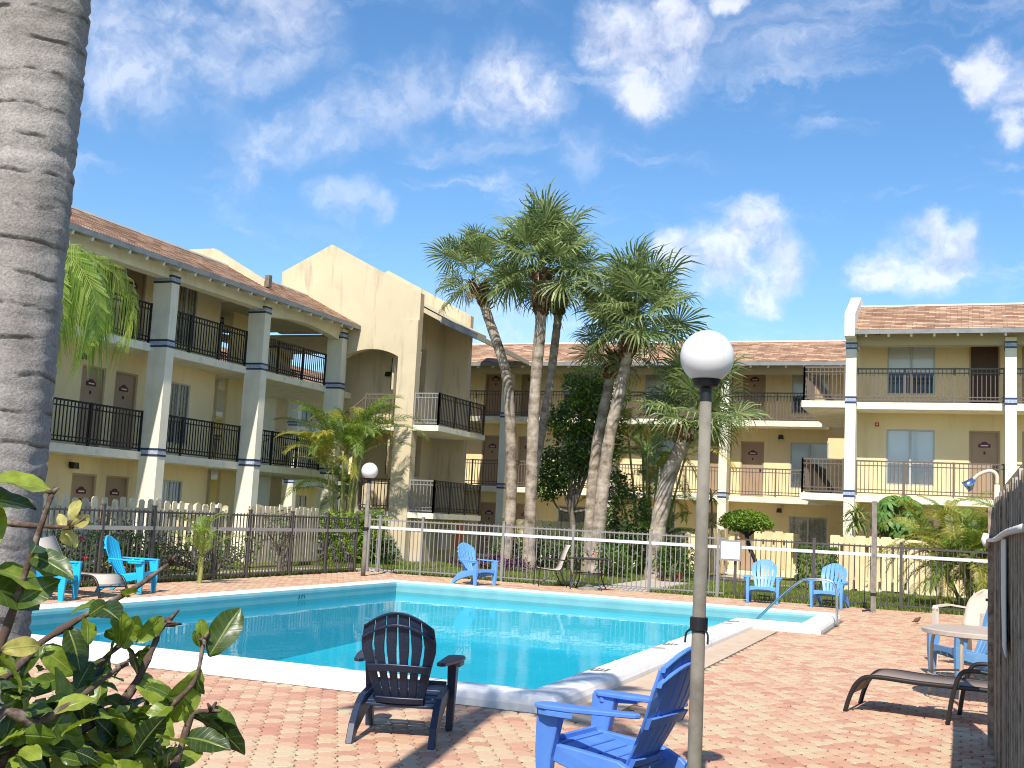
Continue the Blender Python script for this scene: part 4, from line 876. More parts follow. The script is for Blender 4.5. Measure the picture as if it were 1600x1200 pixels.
# ------------------------------------------------------------------ resin adirondack chairs
def adirondack_meshes(m):
    out = []
    def bk(s, t):                                     # point on the back: s -1..1 across, t 0..1 up
        w = .178 + .10*min(1, t/.62)**1.2 - .04*max(0, t-.62)/.38
        y = -.13 - .27*t - .045*math.sin(math.pi*t*.9) + .05*s*s*(.4+.6*t)
        return Vector((s*w, y, .25 + .68*t))
    ns = 6; nt = 10
    for k in range(ns):
        ea, eb = -1+2*k/ns, -1+2*(k+1)/ns
        mb = MB(); fr, bkv = [], []
        for j in range(nt+1):
            gp = .012 + .03*math.sin(math.pi*min(1, j/nt*1.1))**2
            a, b = ea+gp*(k > 0), eb-gp*(k < ns-1)
            for sidx, s in enumerate((a, (a+b)/2, b)):
                tt = (1 - .17*s*s)*j/nt
                p = bk(s, tt); fr.append(p); bkv.append(p + Vector((0, -.016, -.006)))
        vs = fr + bkv; o = len(fr); fs = []
        for j in range(nt):
            for c_ in range(2):
                i = j*3+c_; fs += [(i, i+1, i+4, i+3), (o+i, o+i+3, o+i+4, o+i+1)]
            fs += [(j*3, j*3+3, o+j*3+3, o+j*3), (j*3+2, o+j*3+2, o+j*3+5, j*3+5)]
        fs += [(0, o, o+1, 1), (1, o+1, o+2, 2), (nt*3, nt*3+1, o+nt*3+1, o+nt*3), (nt*3+1, nt*3+2, o+nt*3+2, o+nt*3+1)]
        out.append(('back_slat', mb.add(vs, fs).mesh('back_slat', m, False)))
    def cross(t0, t1, dy, arch):
        mb = MB(); n = 14; v = []
        for k in range(n+1):
            s = (-1+2*k/n)*.97; tt0, tt1 = t0-arch*s*s, t1-arch*s*s
            a, b = bk(s, tt0), bk(s, tt1)
            for p, d_ in ((a, -.012), (b, -.012), (b, -.012-dy), (a, -.012-dy)): v.append(p+Vector((0, d_, 0)))
        f = [(k*4+i, k*4+(i+1) % 4, k*4+4+(i+1) % 4, k*4+4+i) for k in range(n) for i in range(4)] + [(0, 1, 2, 3), (n*4+3, n*4+2, n*4+1, n*4)]
        return mb.add(v, f).mesh('back_rail', m)
    out.append(('back_rail', cross(.84, .87, .03, .16))); out.append(('back_rail', cross(.36, .44, .03, .02))); out.append(('back_rail', cross(.0, .07, .035, 0)))
    out.append(('back_rail', cross(.97, 1.0, .022, .17)))
    for k in range(6):                                # seat slats
        def sp(u): return (.335 - .5*u, .362 - .02*math.sin(u*3) - .115*u + (-.03 if u < .03 else 0))
        u0, u1 = k/6+.012, (k+1)/6-.012; (y0, z0), (y1, z1) = sp(u0), sp(u1); w = .27-.02*u0
        out.append(('seat_slat', MB().add([(-w, y0, z0), (w, y0, z0), (w, y1, z1), (-w, y1, z1), (-w, y0, z0-.022), (w, y0, z0-.022), (w, y1, z1-.022), (-w, y1, z1-.022)],
            [(0, 1, 2, 3), (7, 6, 5, 4), (0, 4, 5, 1), (1, 5, 6, 2), (2, 6, 7, 3), (3, 7, 4, 0)]).mesh('seat_slat', m)))
    out.append(('apron', MB().prism([(-.27, .36), (.27, .36), (.265, .27), (.1, .295), (-.1, .295), (-.265, .27)], lambda a, b, y: (a, y, b), .31, .335).mesh('apron', m)))
    for sx in (-1, 1):
        arm = [(.27, -.24), (.3, -.27), (.335, -.25), (.40, .12), (.412, .28), (.395, .345), (.36, .37), (.30, .36), (.268, .31), (.262, .1)]
        mb = MB().prism([(sx*a, b) for a, b in arm], lambda a, b, z: (a, b, z + .01*(b < -.2)), .535, .56)
        mb.prism([(sx*a, b) for a, b in arm[3:9]], lambda a, b, z: (sx*.33 + (a-sx*.33)*.93, b-.02, z), .50, .535)
        out.append(('arm', mb.mesh('arm', m)))
        out.append(('leg', MB().prism([(.20, .55), (.36, .55), (.365, .3), (.345, .0), (.275, .0), (.262, .27)], lambda a, b, x: (x - sx*.02*(1-b/.55)*(abs(x) > .33), a, b), sx*.285, sx*.355).mesh('leg', m)))
        lp = [(.30, .34), (.30, .25), (.1, .20), (-.12, .14), (-.30, .07), (-.385, 0), (-.45, 0), (-.385, .13), (-.25, .25), (-.14, .30), (.05, .32)]
        out.append(('leg', MB().prism(lp, lambda a, b, x: (x + sx*.03*max(0, -a), a, b), sx*.255, sx*.305).mesh('leg', m)))
    return out
ADI = {}
def adirondack(mname, loc, face_deg, label, sc=1.0, group='adirondack chairs round the pool'):
    if mname not in ADI: ADI[mname] = adirondack_meshes(M[mname])
    t = empty('adirondack_chair', loc, R(face_deg), label=label, cat='chair', group=group); t.scale = (sc,)*3
    for nme, me in ADI[mname]:
        o = link(nme, me, t); bevel(o, .005, 1)
    return t
adirondack('chair_black', (-3.72, 7.56, .002), 16, 'black adirondack chair seen from behind at the near edge of the pool', .97)
adirondack('chair_navy', (-1.80, 6.5, .002), 78, 'large blue adirondack chair facing left, half hidden by the near lamp pole')
adirondack('chair_blue', (-10.3, 24.25, .002), -112, 'light blue adirondack chair in side view at the far pool edge')
adirondack('chair_blue', (-3.98, 25.4, .002), 186, 'light blue adirondack chair facing forward by the fence gate, left of the pair')
adirondack('chair_blue', (-2.58, 25.45, .002), 172, 'light blue adirondack chair facing forward behind the steel handrail')
adirondack('chair_cyan', (-13.0, 15.75, .002), -72, 'turquoise adirondack chair standing whole beside the left fence')
adirondack('chair_cyan', (-12.85, 13.75, .002), -66, 'turquoise adirondack chair partly hidden by the big palm trunk')
adirondack('chair_steel', (.12, 14.45, .002), 118, 'faded blue adirondack chair behind the round table at the right')

# ------------------------------------------------------------------ other seats and tables
def monobloc(loc, rz, label):
    t = empty('plastic_chair', loc, R(rz), label=label, cat='chair'); t.scale = (1.12,)*3; m = M['chair_beige']
    n = 12; v, f = [], []
    for j in range(9):
        tt = j/8; w = .27*math.sqrt(max(0, 1-(max(0, tt-.45)/.58)**2.4)); 
        for k in range(n+1):
            s = -1+2*k/n; v.append((s*w, -.22-.14*tt+.07*s*s, .40+.46*tt))
    f = [(j*(n+1)+k, j*(n+1)+k+1, (j+1)*(n+1)+k+1, (j+1)*(n+1)+k) for j in range(8) for k in range(n)]
    o = MB().add(v, f).build('backrest', m, t, True); o.modifiers.new('s', 'SOLIDIFY').thickness = .014
    bevel(MB().prism([(-.25, .24), (.25, .24), (.22, -.22), (-.22, -.22)], lambda a, b, z: (a, b, z), .395, .42).build('seat', m, t), .01)
    for sx in (-1, 1):
        o = MB().add([(sx*x, y, z) for x, y, z in ((.26, -.24, .62), (.31, .0, .65), (.30, .22, .63), (.28, .26, .6), (.33, -.24, .62), (.37, 0, .65), (.36, .24, .63), (.33, .29, .6))], [(0, 1, 5, 4), (1, 2, 6, 5), (2, 3, 7, 6)]).build('arm', m, t); o.modifiers.new('s', 'SOLIDIFY').thickness = .02
        MB().beam((sx*.32, .25, .62), (sx*.30, .27, 0), .06, .05, w2=.045, h2=.04).build('leg', m, t)
        MB().beam((sx*.23, -.2, .42), (sx*.27, -.3, 0), .06, .05, w2=.045, h2=.04).build('leg', m, t)
    return t
monobloc((.16, 15.9, 0), 142, 'beige plastic armchair with rounded back behind the round table')
def tube_obj(name, pts, r, m, t, n=8, k=6): return MB().tube(spline(pts, k), r, n).build(name, M[m], t, True)
def chaise(loc, rz, label, msling, mframe, back_deg, arms=True):
    t = empty('chaise_lounge', loc, R(rz), label=label, cat='lounger')
    H = .33
    def strip(name, pts, w, mm):
        mb = MB(); pts = spline(pts, 5); v = []
        for p in pts: v += [(p.x, -w/2, p.z), (p.x, 0, p.z-.012), (p.x, w/2, p.z)]
        o = mb.add(v, [(i*3+k, i*3+k+1, i*3+k+4, i*3+k+3) for i in range(len(pts)-1) for k in range(2)]).build(name, M[mm], t, True); o.modifiers.new('s', 'SOLIDIFY').thickness = .008; return o
    b = R(back_deg); L = 1.25
    strip('sling', [(.03, 0, .20), (.1, 0, .30), (.2, 0, H+.012), (.5, 0, H-.005), (.9, 0, H-.01), (L, 0, H)], .56, msling)
    bx = lambda s: (L+.02+s*math.cos(b), 0, H+.01+s*math.sin(b))
    strip('back_sling', [bx(0), bx(.25), bx(.5), bx(.75)], .56, msling)
    for sy in (-.3, .3):
        tube_obj('side_rail', [(-.06, sy, 0), (-.02, sy, .14), (.05, sy, .27), (.18, sy, H), (.6, sy, H-.01), (L, sy, H-.01), (L+.35, sy, H-.05), (L+.7, sy, H-.1)], .021, mframe, t)
        tube_obj('back_rail', [(L, sy, H), tuple(Vector(bx(.4))+Vector((0, sy, 0))), tuple(Vector(bx(.8))+Vector((0, sy, 0)))], .016, mframe, t)
        if arms:
            tube_obj('arm', [(.82, sy*1.12, 0), (.86, sy*1.12, .25), (.92, sy*1.12, .43), (1.02, sy*1.12, .475), (1.25, sy*1.12, .45), (1.45, sy*1.12, .36)], .02, mframe, t)
        tube_obj('leg', [(L+.3, sy, H-.04), (L+.38, sy, .16), (L+.42, sy, 0)], .016, mframe, t)
    tube_obj('cross_bar', [(-.01, -.3, .17), (-.01, 0, .17), (-.01, .3, .17)], .013, mframe, t)
    return t
chaise((-.86, 11.25, 0), -8, 'low taupe sling chaise lounge with dark frame by the weathered fence', 'sling', 'bronze', 30)
chaise((-12.5, 14.75, 0), 176, 'tan sling chaise lounge between the two turquoise chairs', 'sling_tan', 'bronze', 55, arms=False)
# round cream table
t = empty('round_table', (.22, 12.55, 0), label='round cream patio table with tan tube legs at the right', cat='table')
MB().lathe([(0, .70), (.56, .70), (.585, .69), (.585, .655), (.56, .645), (0, .645)], n=40).build('tabletop', M['tabletop'], t)
for k in range(4):
    a = R(45+90*k+22); x, y = math.cos(a), math.sin(a)
    MB().tube(spline([(x*.5, y*.5, .65), (x*.53, y*.53, .5), (x*.53, y*.53, .2), (x*.55, y*.55, 0)], 4), .018, 8).build('leg', M['tanframe'], t, True)
MB().tube([(math.cos(2*math.pi*k/24)*.52, math.sin(2*math.pi*k/24)*.52, .24) for k in range(25)], .012, 6, cap=False).build('ring', M['tanframe'], t, True)
# dark bistro table with parasol foot, sling chair
t = empty('patio_table', (-8.0, 25.55, 0), R(8), label='thin dark patio table beside the sling chair at the far fence', cat='table')
MB().lathe([(0, .715), (.52, .715), (.54, .705), (.52, .695), (0, .695)], n=32).build('tabletop', M['bronze'], t)
for k in range(4):
    a = R(45+90*k); x, y = math.cos(a), math.sin(a)
    tube_obj('leg', [(x*.36, y*.36, .7), (x*.36, y*.36, .35), (x*.40, y*.40, .18), (x*.52, y*.52, 0)], .014, 'bronze', t)
MB().tube([(math.cos(2*math.pi*k/20)*.36, math.sin(2*math.pi*k/20)*.36, .36) for k in range(21)], .012, 6, cap=False).build('ring', M['bronze'], t, True)
t = empty('parasol_base', (-7.98, 25.5, 0), label='heavy round parasol base under the dark patio table', cat='base')
MB().lathe([(0, .12), (.05, .11), (.08, .07), (.2, .05), (.25, .03), (.25, 0)], n=24).build('foot', M['post'], t, True)
MB().tube([(0, 0, .1), (0, 0, .42)], .03, 10).build('socket', M['fascia'], t, True)
t = empty('sling_chair', (-9.05, 25.75, 0), R(122), label='grey sling patio chair with curved arms at the far fence', cat='chair')
def sl(name, pts, w, mm):
    pts = spline(pts, 5); v = []
    for p in pts: v += [(-w/2, p.y, p.z), (0, p.y, p.z-.01), (w/2, p.y, p.z)]
    o = MB().add(v, [(i*3+k, i*3+k+1, i*3+k+4, i*3+k+3) for i in range(len(pts)-1) for k in range(2)]).build(name, M[mm], t, True); o.modifiers.new('s', 'SOLIDIFY').thickness = .01
sl('sling', [(0, .26, .42), (0, 0, .39), (0, -.2, .40), (0, -.28, .55), (0, -.36, .8), (0, -.44, .98)], .5, 'sling_tan')
for sx in (-.28, .28):
    tube_obj('frame', [(sx, .27, .41), (sx, 0, .38), (sx, -.2, .39), (sx, -.28, .55), (sx, -.37, .82), (sx, -.45, .99)], .014, 'bronze', t)
    tube_obj('arm', [(sx, .3, 0), (sx, .28, .4), (sx, .22, .62), (sx, 0, .64), (sx, -.3, .62)], .014, 'bronze', t)
    tube_obj('leg', [(sx, -.2, .4), (sx, -.28, .2), (sx, -.38, 0)], .014, 'bronze', t)

# ------------------------------------------------------------------ pool handrail, posts, lamps, shower
t = empty('pool_handrail', (-2.0, 20.6, 0), label='bent stainless steel handrail at the pool entry steps', cat='handrail')
MB().tube(spline([(.03, 0, -.02), (.03, 0, .4), (.0, 0, .66), (-.1, 0, .76), (-.35, 0, .77), (-.6, .02, .72), (-1.0, .05, .36), (-1.45, .08, -.12), (-1.7, .1, -.4)], 8), .024, 12).build('rail', M['steel'], t, True)
MB().lathe([(.05, .012), (.05, 0), (0, .012)], (.03, 0, 0), 16).build('flange', M['steel'], t)
t = empty('volleyball_post', (-1.66, 24.95, 0), label='tall square grey post on the deck before the metal fence', cat='post')
MB().box((-.05, -.05, -.02), (.05, .05, 2.28)).build('post', M['post'], t); MB().box((-.06, -.06, .34), (.06, .06, .4)).build('clamp', M['iron'], t)
MB().beam((-.22, -.05, .02), (-.06, -.02, .04), .04, .03).build('foot_bracket', M['iron'], t)
def lamp(loc, h, r, label, pole_r, lean=0.0, collar=None):
    t = empty('globe_lamp', loc, label=label, cat='lamp')
    MB().tube([(0, 0, -.05), (0, 0, .3), (0, 0, h-r-.08)], [pole_r*1.15, pole_r*1.1, pole_r*.9], 20).build('pole', M['pole'], t, True)
    MB().lathe([(pole_r*.92, h-r-.1), (pole_r*.92, h-r-.03), (r*.42, h-r-.018), (r*.55, h-r+.02), (r*.45, h-r+.04)], n=24).build('fitter', M['iron'], t)
    MB().lathe([(r*math.sin(math.pi*k/24), h-r*math.cos(math.pi*k/24)) for k in range(2, 25)], n=40).build('globe', M['globe'], t, True)
    if collar:
        MB().lathe([(pole_r*1.1, collar-.04), (pole_r*1.35, collar-.035), (pole_r*1.35, collar+.03), (pole_r*1.1, collar+.035)], n=20).build('strap', M['iron'], t)
        for s in (-1, 1): MB().tube(spline([(s*pole_r, -.02, collar-.03), (s*pole_r*1.6, -.04, collar-.05), (s*pole_r*1.7, -.05, collar-.1)], 4), .006, 5).build('wire_end', M['iron'], t)
    return t
lamp((-1.285, 6.08, 0), 2.51, .145, 'near globe lamp with white ball on a rough concrete pole', .035, collar=1.085)
lamp((-13.25, 24.35, 0), 2.5, .2, 'small far globe lamp standing before the metal fence corner', .05, collar=1.12)
t = empty('shower_post', (.262, 10.1, 0), label='beige outdoor shower pipe with blue head above the weathered fence', cat='shower')
MB().tube([(0, 0, 0), (0, 0, 1.0), (.015, 0, 2.05)], .022, 12).build('pipe', M['shower'], t, True)
MB().tube(spline([(.015, 0, 2.05), (.01, 0, 2.13), (-.04, 0, 2.16), (-.12, 0, 2.13), (-.17, 0, 2.08)], 5), .016, 10).build('gooseneck', M['shower'], t, True)
MB().tube([(-.16, 0, 2.09), (-.2, 0, 2.04), (-.225, 0, 2.02)], [.02, .045, .05], 14).build('shower_head', M['chrome'], t, True)
MB().beam((-.03, 0, 1.12), (-.07, 0, 1.12), .03, .02).build('valve', M['iron'], t)
# beige shed roof edge beyond the fence
t = empty('shelter_roof', (2.2, 24, 0), label='beige shelter eave with scalloped trim above the weathered fence', cat='shelter')
MB().box((-1.35, -7.5, 2.45), (2, 3.0, 2.75)).build('roof', M['tanframe'], t)
sc = MB(); n = 60
for k in range(n):
    y0, y1 = -7.5+10.5*k/n, -7.5+10.5*(k+1)/n; za, zb = 2.45-.06*abs(math.sin(k*.8)), 2.45-.06*abs(math.sin((k+1)*.8))
    sc.add([(-1.36, y0, 2.5), (-1.36, y1, 2.5), (-1.36, y1, zb), (-1.36, y0, za)], [(0, 1, 2, 3)])
sc.build('scalloped_trim', M['rope'], t)
for y in (-7, 2.6): MB().box((-1.3, y-.06, -.05), (-1.18, y+.06, 2.45)).build('post', M['tanframe'], t)
# bird
t = empty('bird', (-.74, 22.55, 0), R(60), label='small brown bird on the pavers right of the pool', cat='bird')
n = 10; prof = [(-.16, .004, .045), (-.1, .012, .05), (-.05, .03, .065), (0, .042, .075), (.05, .036, .085), (.08, .024, .10), (.1, .022, .115), (.12, .015, .12), (.135, .004, .115)]
v = [(x, r*math.cos(2*math.pi*k/n), z+r*math.sin(2*math.pi*k/n)) for x, r, z in prof for k in range(n)]
MB().add(v, [(i*n+k, i*n+(k+1) % n, (i+1)*n+(k+1) % n, (i+1)*n+k) for i in range(len(prof)-1) for k in range(n)]).build('body', M['feather'], t, True)
for s in (-.015, .015): MB().tube([(.0, s, .05), (.01, s, 0)], .003, 5).build('leg', M['feather'], t)
MB().tube([(.13, 0, .115), (.16, 0, .11)], [.006, .001], 6).build('beak', M['iron'], t)
# ------------------------------------------------------------------ plants
def leaf_cloud(n, sampler, size, aspect=.5, droop=.3, seed=0, up=.35):
    """n folded leaves at sampled points: 6 vertices, 4 triangles each -> V, F"""
    g = np.random.default_rng(seed); P = sampler(g, n); k = len(P)
    s = g.uniform(size[0], size[1], k)[:, None]
    d = g.normal(size=(k, 3)); d[:, 2] = d[:, 2]*.6 - droop; d /= np.linalg.norm(d, axis=1)[:, None]
    nr = g.normal(size=(k, 3)); nr[:, 2] += up*3; nr -= d*(nr*d).sum(1)[:, None]; nr /= np.linalg.norm(nr, axis=1)[:, None]
    sd = np.cross(d, nr); h = aspect/2
    V = np.stack([P, P+d*s*.45+sd*s*h+nr*s*.08, P+d*s*.55-nr*s*.02, P+d*s*.45-sd*s*h+nr*s*.08, P+d*s-nr*s*.12], 1)
    F = np.array([[0, 1, 2], [0, 2, 3], [1, 4, 2], [2, 4, 3]])
    return V.reshape(-1, 3), (np.arange(k)[:, None, None]*5 + F[None]).reshape(-1, 3)
def blobs(bl, hollow=.55):
    """sampler over ellipsoids (cx,cy,cz,rx,ry,rz) biased to the outer shell, broken into clumps"""
    bl = np.array(bl, float); vol = bl[:, 3]*bl[:, 4]*bl[:, 5]
    def f(g, n):
        i = g.choice(len(bl), n, p=vol/vol.sum()); u = g.normal(size=(n, 3)); u /= np.linalg.norm(u, axis=1)[:, None]
        nc = max(6, n//60); cl = g.normal(size=(nc, 3)); cl /= np.linalg.norm(cl, axis=1)[:, None]
        j = g.integers(0, nc, n); u = u*.45 + cl[j]*.9; u /= np.linalg.norm(u, axis=1)[:, None]
        r = (hollow + (1-hollow)*g.random(n)**.6) * (1 + .18*np.sin(j*2.4))
        return bl[i, :3] + u*r[:, None]*bl[i, 3:]
    return f
def shrub(name, loc, label, bl, n, size, m, stems=5, cat='shrub', flowers=0, group=None, seed=1, aspect=.5, stem_h=None):
    t = empty(name, loc, label=label, cat=cat, group=group)
    V, F = leaf_cloud(n, blobs(bl), size, aspect, seed=seed); link('foliage', np_mesh('foliage', V, F, M[m]), t)
    st = MB(); g = random.Random(seed)
    for k in range(stems):
        b = g.choice(bl); st.tube(spline([(g.uniform(-.1, .1), g.uniform(-.1, .1), -.05), (b[0]*.4+g.uniform(-.1, .1), b[1]*.4+g.uniform(-.1, .1), b[2]*.45), (b[0]+g.uniform(-.5, .5)*b[3], b[1]+g.uniform(-.5, .5)*b[4], b[2]+g.uniform(-.2, .5)*b[5])], 4), [.03]*5+[.015]*4, 6)
    st.build('stem', M['bark'], t)
    for k in range(flowers):
        b = g.choice(bl); u = Vector((g.gauss(0, 1), g.gauss(0, 1), g.gauss(.2, .7))).normalized()
        p = Vector(b[:3]) + Vector((u.x*b[3], u.y*b[4], u.z*b[5]))
        V, F = leaf_cloud(6, lambda gg, nn: np.repeat(np.array([p]), nn, 0), (.06, .09), .9, seed=k, droop=-.2); link('flower', np_mesh('flower', V, F, M['flower']), t)
    return t
def fan_frond(seed, m):
    """costapalmate fan leaf: stalk from the origin along +x, blade at its end"""
    g = random.Random(seed); V, F = [], []
    def quad(a, b, c, d): o = len(V); V.extend([a, b, c, d]); F.append((o, o+1, o+2, o+3))
    Ls = g.uniform(.62, .95); st = [Vector((Ls*t, 0, .05*math.sin(t*2))) for t in (0, .5, 1)]
    for a, b in zip(st[:-1], st[1:]): quad(a+Vector((0, -.014, 0)), a+Vector((0, .014, 0)), b+Vector((0, .010, 0)), b+Vector((0, -.010, 0)))
    hub = st[-1]; n = 30
    for k in range(n):
        a = R(-128 + 256*k/(n-1)) + g.uniform(-.03, .03)
        L = (.66 + .2*math.cos(a*.55)) * g.uniform(.82, 1.1)
        h = hub + Vector((.16*max(0, math.cos(a*.6)), 0, -.03))
        d = Vector((math.cos(a), math.sin(a), .22*abs(math.sin(a)) + g.uniform(-.03, .05))).normalized(); s = Vector((-math.sin(a), math.cos(a), .35*(1 if k % 2 else -1))).normalized()
        w = .025; dr = g.uniform(.25, .85)
        p0 = h; p1 = h + d*L*.55; p2 = h + d*L*.8 + Vector((0, 0, -dr*L*.16)); p3 = h + d*L*.97 + Vector((0, 0, -dr*L*.62))
        quad(p0 - s*.006, p0 + s*.006, p1 + s*w, p1 - s*w); quad(p1 - s*w, p1 + s*w, p2 + s*w*.7, p2 - s*w*.7); quad(p2 - s*w*.7, p2 + s*w*.7, p3 + s*.003, p3 - s*.003)
    return raw_mesh('frond', V, F, M[m])
FAN = [fan_frond(i, 'sabal_leaf') for i in range(7)]; FAN_DEAD = [fan_frond(20+i, 'dead_leaf') for i in range(2)]
def pinnate_frond(seed, m, L=1.6, nl=30, ll=.42, arch=.9, w=.016, vee=.5, hang=.25, stem_m='stem', name='frond'):
    g = random.Random(seed); V, F, MI = [], [], []
    pts = []; a = R(62); p = Vector((0, 0, 0)); n = 14
    for i in range(n+1):
        pts.append(p.copy()); a -= arch*1.9/n*(0.35+1.3*i/n); p = p + Vector((math.cos(a), 0, math.sin(a)))*(L/n)
    def quad(a_, b_, c_, d_, mi): o = len(V); V.extend([a_, b_, c_, d_]); F.append((o, o+1, o+2, o+3)); MI.append(mi)
    for i in range(n):
        r0, r1 = .014*(1-i/n)+.003, .014*(1-(i+1)/n)+.003
        quad(pts[i]+Vector((0, -r0, 0)), pts[i]+Vector((0, r0, 0)), pts[i+1]+Vector((0, r1, 0)), pts[i+1]+Vector((0, -r1, 0)), 1)
        quad(pts[i]+Vector((0, 0, -r0)), pts[i]+Vector((0, 0, r0)), pts[i+1]+Vector((0, 0, r1)), pts[i+1]+Vector((0, 0, -r1)), 1)
    for k in range(nl):
        t = .16 + .84*k/(nl-1); f_ = t*n; i = min(n-1, int(f_)); q = pts[i].lerp(pts[i+1], f_-i); tg = (pts[i+1]-pts[i]).normalized(); up = Vector((-tg.z, 0, tg.x))
        ln = ll*(.55+.45*math.sin(math.pi*min(1, t*1.02)**.8))*g.uniform(.85, 1.1)
        for s in (-1, 1):
            d = (tg*(.55+.5*t) + Vector((0, s, 0))*.9 + up*vee*g.uniform(.5, 1.1)).normalized()
            sd = d.cross(up).normalized()*w
            m1 = q + d*ln*.5; e = q + d*ln*.92 + Vector((0, 0, -hang*ln*g.uniform(.6, 1.3)))
            quad(q-sd*.4, q+sd*.4, m1+sd, m1-sd, 0); quad(m1-sd, m1+sd, e+sd*.1, e-sd*.1, 0)
    return raw_mesh(name, V, F, [M[m], M[stem_m]], mi=MI)
def aim(az, el, roll=0.0):
    return Matrix.Rotation(az, 4, 'Z') @ Matrix.Rotation(-el, 4, 'Y') @ Matrix.Rotation(roll, 4, 'X')
def place_frond(name, me, t, p, az, el, roll, sc):
    o = link(name, me, t); o.matrix_local = Matrix.Translation(p) @ aim(az, el, roll) @ Matrix.Scale(sc, 4); return o
def trunk_tube(pts, r0, r1, n=14, ringy=.03, seed=0, per=10):
    g = random.Random(seed); P = spline(pts, per); m = len(P); rad = []
    for i in range(m):
        t = i/(m-1); rad.append((r0*(1-t)+r1*t)*(1+g.uniform(-ringy, ringy)) * (1+.25*max(0, 1-t*9)))
    return MB().tube(P, rad, n)
def sabal(loc, pts, r0, r1, label, nf=34, sc=1.0, seed=0, boots=.9, group='sabal palms on the lawn'):
    g = random.Random(seed); t = empty('sabal_palm', loc, label=label, cat='palm tree', group=group)
    trunk_tube(pts, r0, r1, 14, .06, seed, 14).build('trunk', M['sabal'], t, True)
    top = Vector(pts[-1]); dirv = (Vector(pts[-1])-Vector(pts[-2])).normalized()
    b = MB()
    for k in range(int(130*boots)):
        h = g.uniform(.0, boots); a = k*2.4; c_ = top - dirv*h; rr = r1*1.0 + .12*(1-h/boots)
        o = Vector((math.cos(a), math.sin(a), 0)); b.beam(c_+o*rr*.7, c_+o*(rr+g.uniform(.07, .15))+Vector((0, 0, g.uniform(.10, .22))), .085, .035, w2=.04, h2=.02)
    b.build('leaf_bases', M['boots'], t, kind='stuff')
    for k in range(nf):
        u = (k+.5)/nf; el = R(84 - 120*u**1.0) + g.uniform(-.25, .25); az = k*2.39996 + g.uniform(-.2, .2)
        place_frond('frond', FAN[k % 7], t, top + dirv*(.15 + .3*(1-u)), az, el, g.uniform(-.9, .9), sc*g.uniform(.8, 1.12))
    for k in range(3):
        place_frond('dry_frond', FAN_DEAD[k % 2], t, top - dirv*.05, g.uniform(0, 6.28), R(-58)+g.uniform(-.2, .1), g.uniform(-.4, .4), sc*.42)
    return t
def rel(base, pts): return [tuple(Vector(p)-Vector(base)) for p in pts]
b0 = (-12.9, 32.6, 0)
sabal(b0, rel(b0, [(-12.9, 32.6, -.1), (-12.75, 32.5, 2.0), (-12.85, 32.3, 4.6), (-13.0, 32.1, 6.0), (-13.6, 32, 7.6), (-14.05, 32, 8.7)]), .175, .14, 'leftmost leaning sabal palm of the trio with small lopsided crown', 26, .98, 3)
b0 = (-11.75, 31.6, 0)
sabal(b0, rel(b0, [(-11.75, 31.6, -.1), (-11.75, 31.5, 2.5), (-11.7, 31.3, 5), (-11.55, 31.1, 7.4), (-11.55, 31.0, 8.75)]), .185, .155, 'tallest straight sabal palm in the middle of the trio', 44, 1.16, 4, 1.3)
b0 = (-12.1, 32.8, 0)
sabal(b0, rel(b0, [(-12.1, 32.8, -.1), (-12.25, 32.8, 1.5), (-12.05, 32.7, 3.4), (-11.75, 32.6, 5.3), (-11.55, 32.5, 7.2), (-11.45, 32.5, 8.7)]), .155, .12, 'slim sabal palm rising behind the tallest one, bent at mid height', 22, .98, 5, 1.0)
b0 = (-9.85, 32.0, 0)
sabal(b0, rel(b0, [(-9.85, 32, -.1), (-9.7, 31.9, 2.2), (-9.5, 31.8, 4.0), (-9.1, 31.6, 5.8), (-8.82, 31.5, 7.2)]), .205, .155, 'broad crowned sabal palm leaning right over a pale trunk', 46, 1.2, 6, 1.0)
b0 = (-10.55, 33.4, 0)
sabal(b0, rel(b0, [(-10.55, 33.4, -.1), (-10.45, 33.3, 2.2), (-10.3, 33.2, 4), (-10.0, 33.1, 5.6), (-9.75, 33, 6.7)]), .18, .14, 'shaded sabal palm close behind the broad crowned one', 24, 1.0, 7, .9)
b0 = (-8.2, 32.4, 0)
sabal(b0, rel(b0, [(-8.2, 32.4, -.1), (-8.1, 32.3, 1.4), (-7.85, 32.2, 2.8), (-7.35, 32, 4.0), (-7.15, 32, 4.5)]), .26, .18, 'short thick sabal palm with curved trunk behind the near lamp', 34, 1.12, 8, .7)
# royal palm at the left edge: plumb grey trunk, crown above the frame
b0 = (-2.42, 2.36, 0)
t = empty('royal_palm', b0, label='thick smooth grey royal palm trunk at the left edge', cat='palm tree')
P, rad, g = [], [], random.Random(2)
z = -.05; H = 7.4
while z < H:
    P.append((.0, .0, z)); k = z/.092; fr = k-math.floor(k)
    rad.append(.124*(1-.1*max(0, z-4)/3.4)*(1 + .018*math.sin(z*1.7) + (.020 if fr < .16 else 0) - (.032 if .16 <= fr < .34 else 0)) + g.uniform(-.0018, .0018)); z += .015
MBt = MB().tube(P, rad, 40)
for i, p in enumerate(MBt.v):                                   # uneven rings
    a = math.atan2(p.y, p.x); p.z += .012*math.sin(a*2+p.z*.9)+.008*math.sin(a*5+p.z*3.1)
    kk = 1+.014*math.sin(a*3+p.z*2.3)+.012*math.sin(a*7-p.z*5.7)+.008*math.sin(a*13+p.z*17); p.x *= kk; p.y *= kk
MBt.build('trunk', M['royal'], t, True)
MB().tube([(0, 0, 7.3), (0, 0, 7.6), (0, 0, 8.2)], [.12, .11, .06], 20).build('crownshaft', M['mid_leaf'], t, True)
RF = [pinnate_frond(40+i, 'royal_leaf', 1.9, 40, .5, .95, .022, .3, .3) for i in range(2)]
for k in range(8):
    place_frond('frond', RF[k % 2], t, Vector((0, 0, 8.1)), k*2.39996, R(-10)+.5*((k % 5)/5), 0, 1.0)
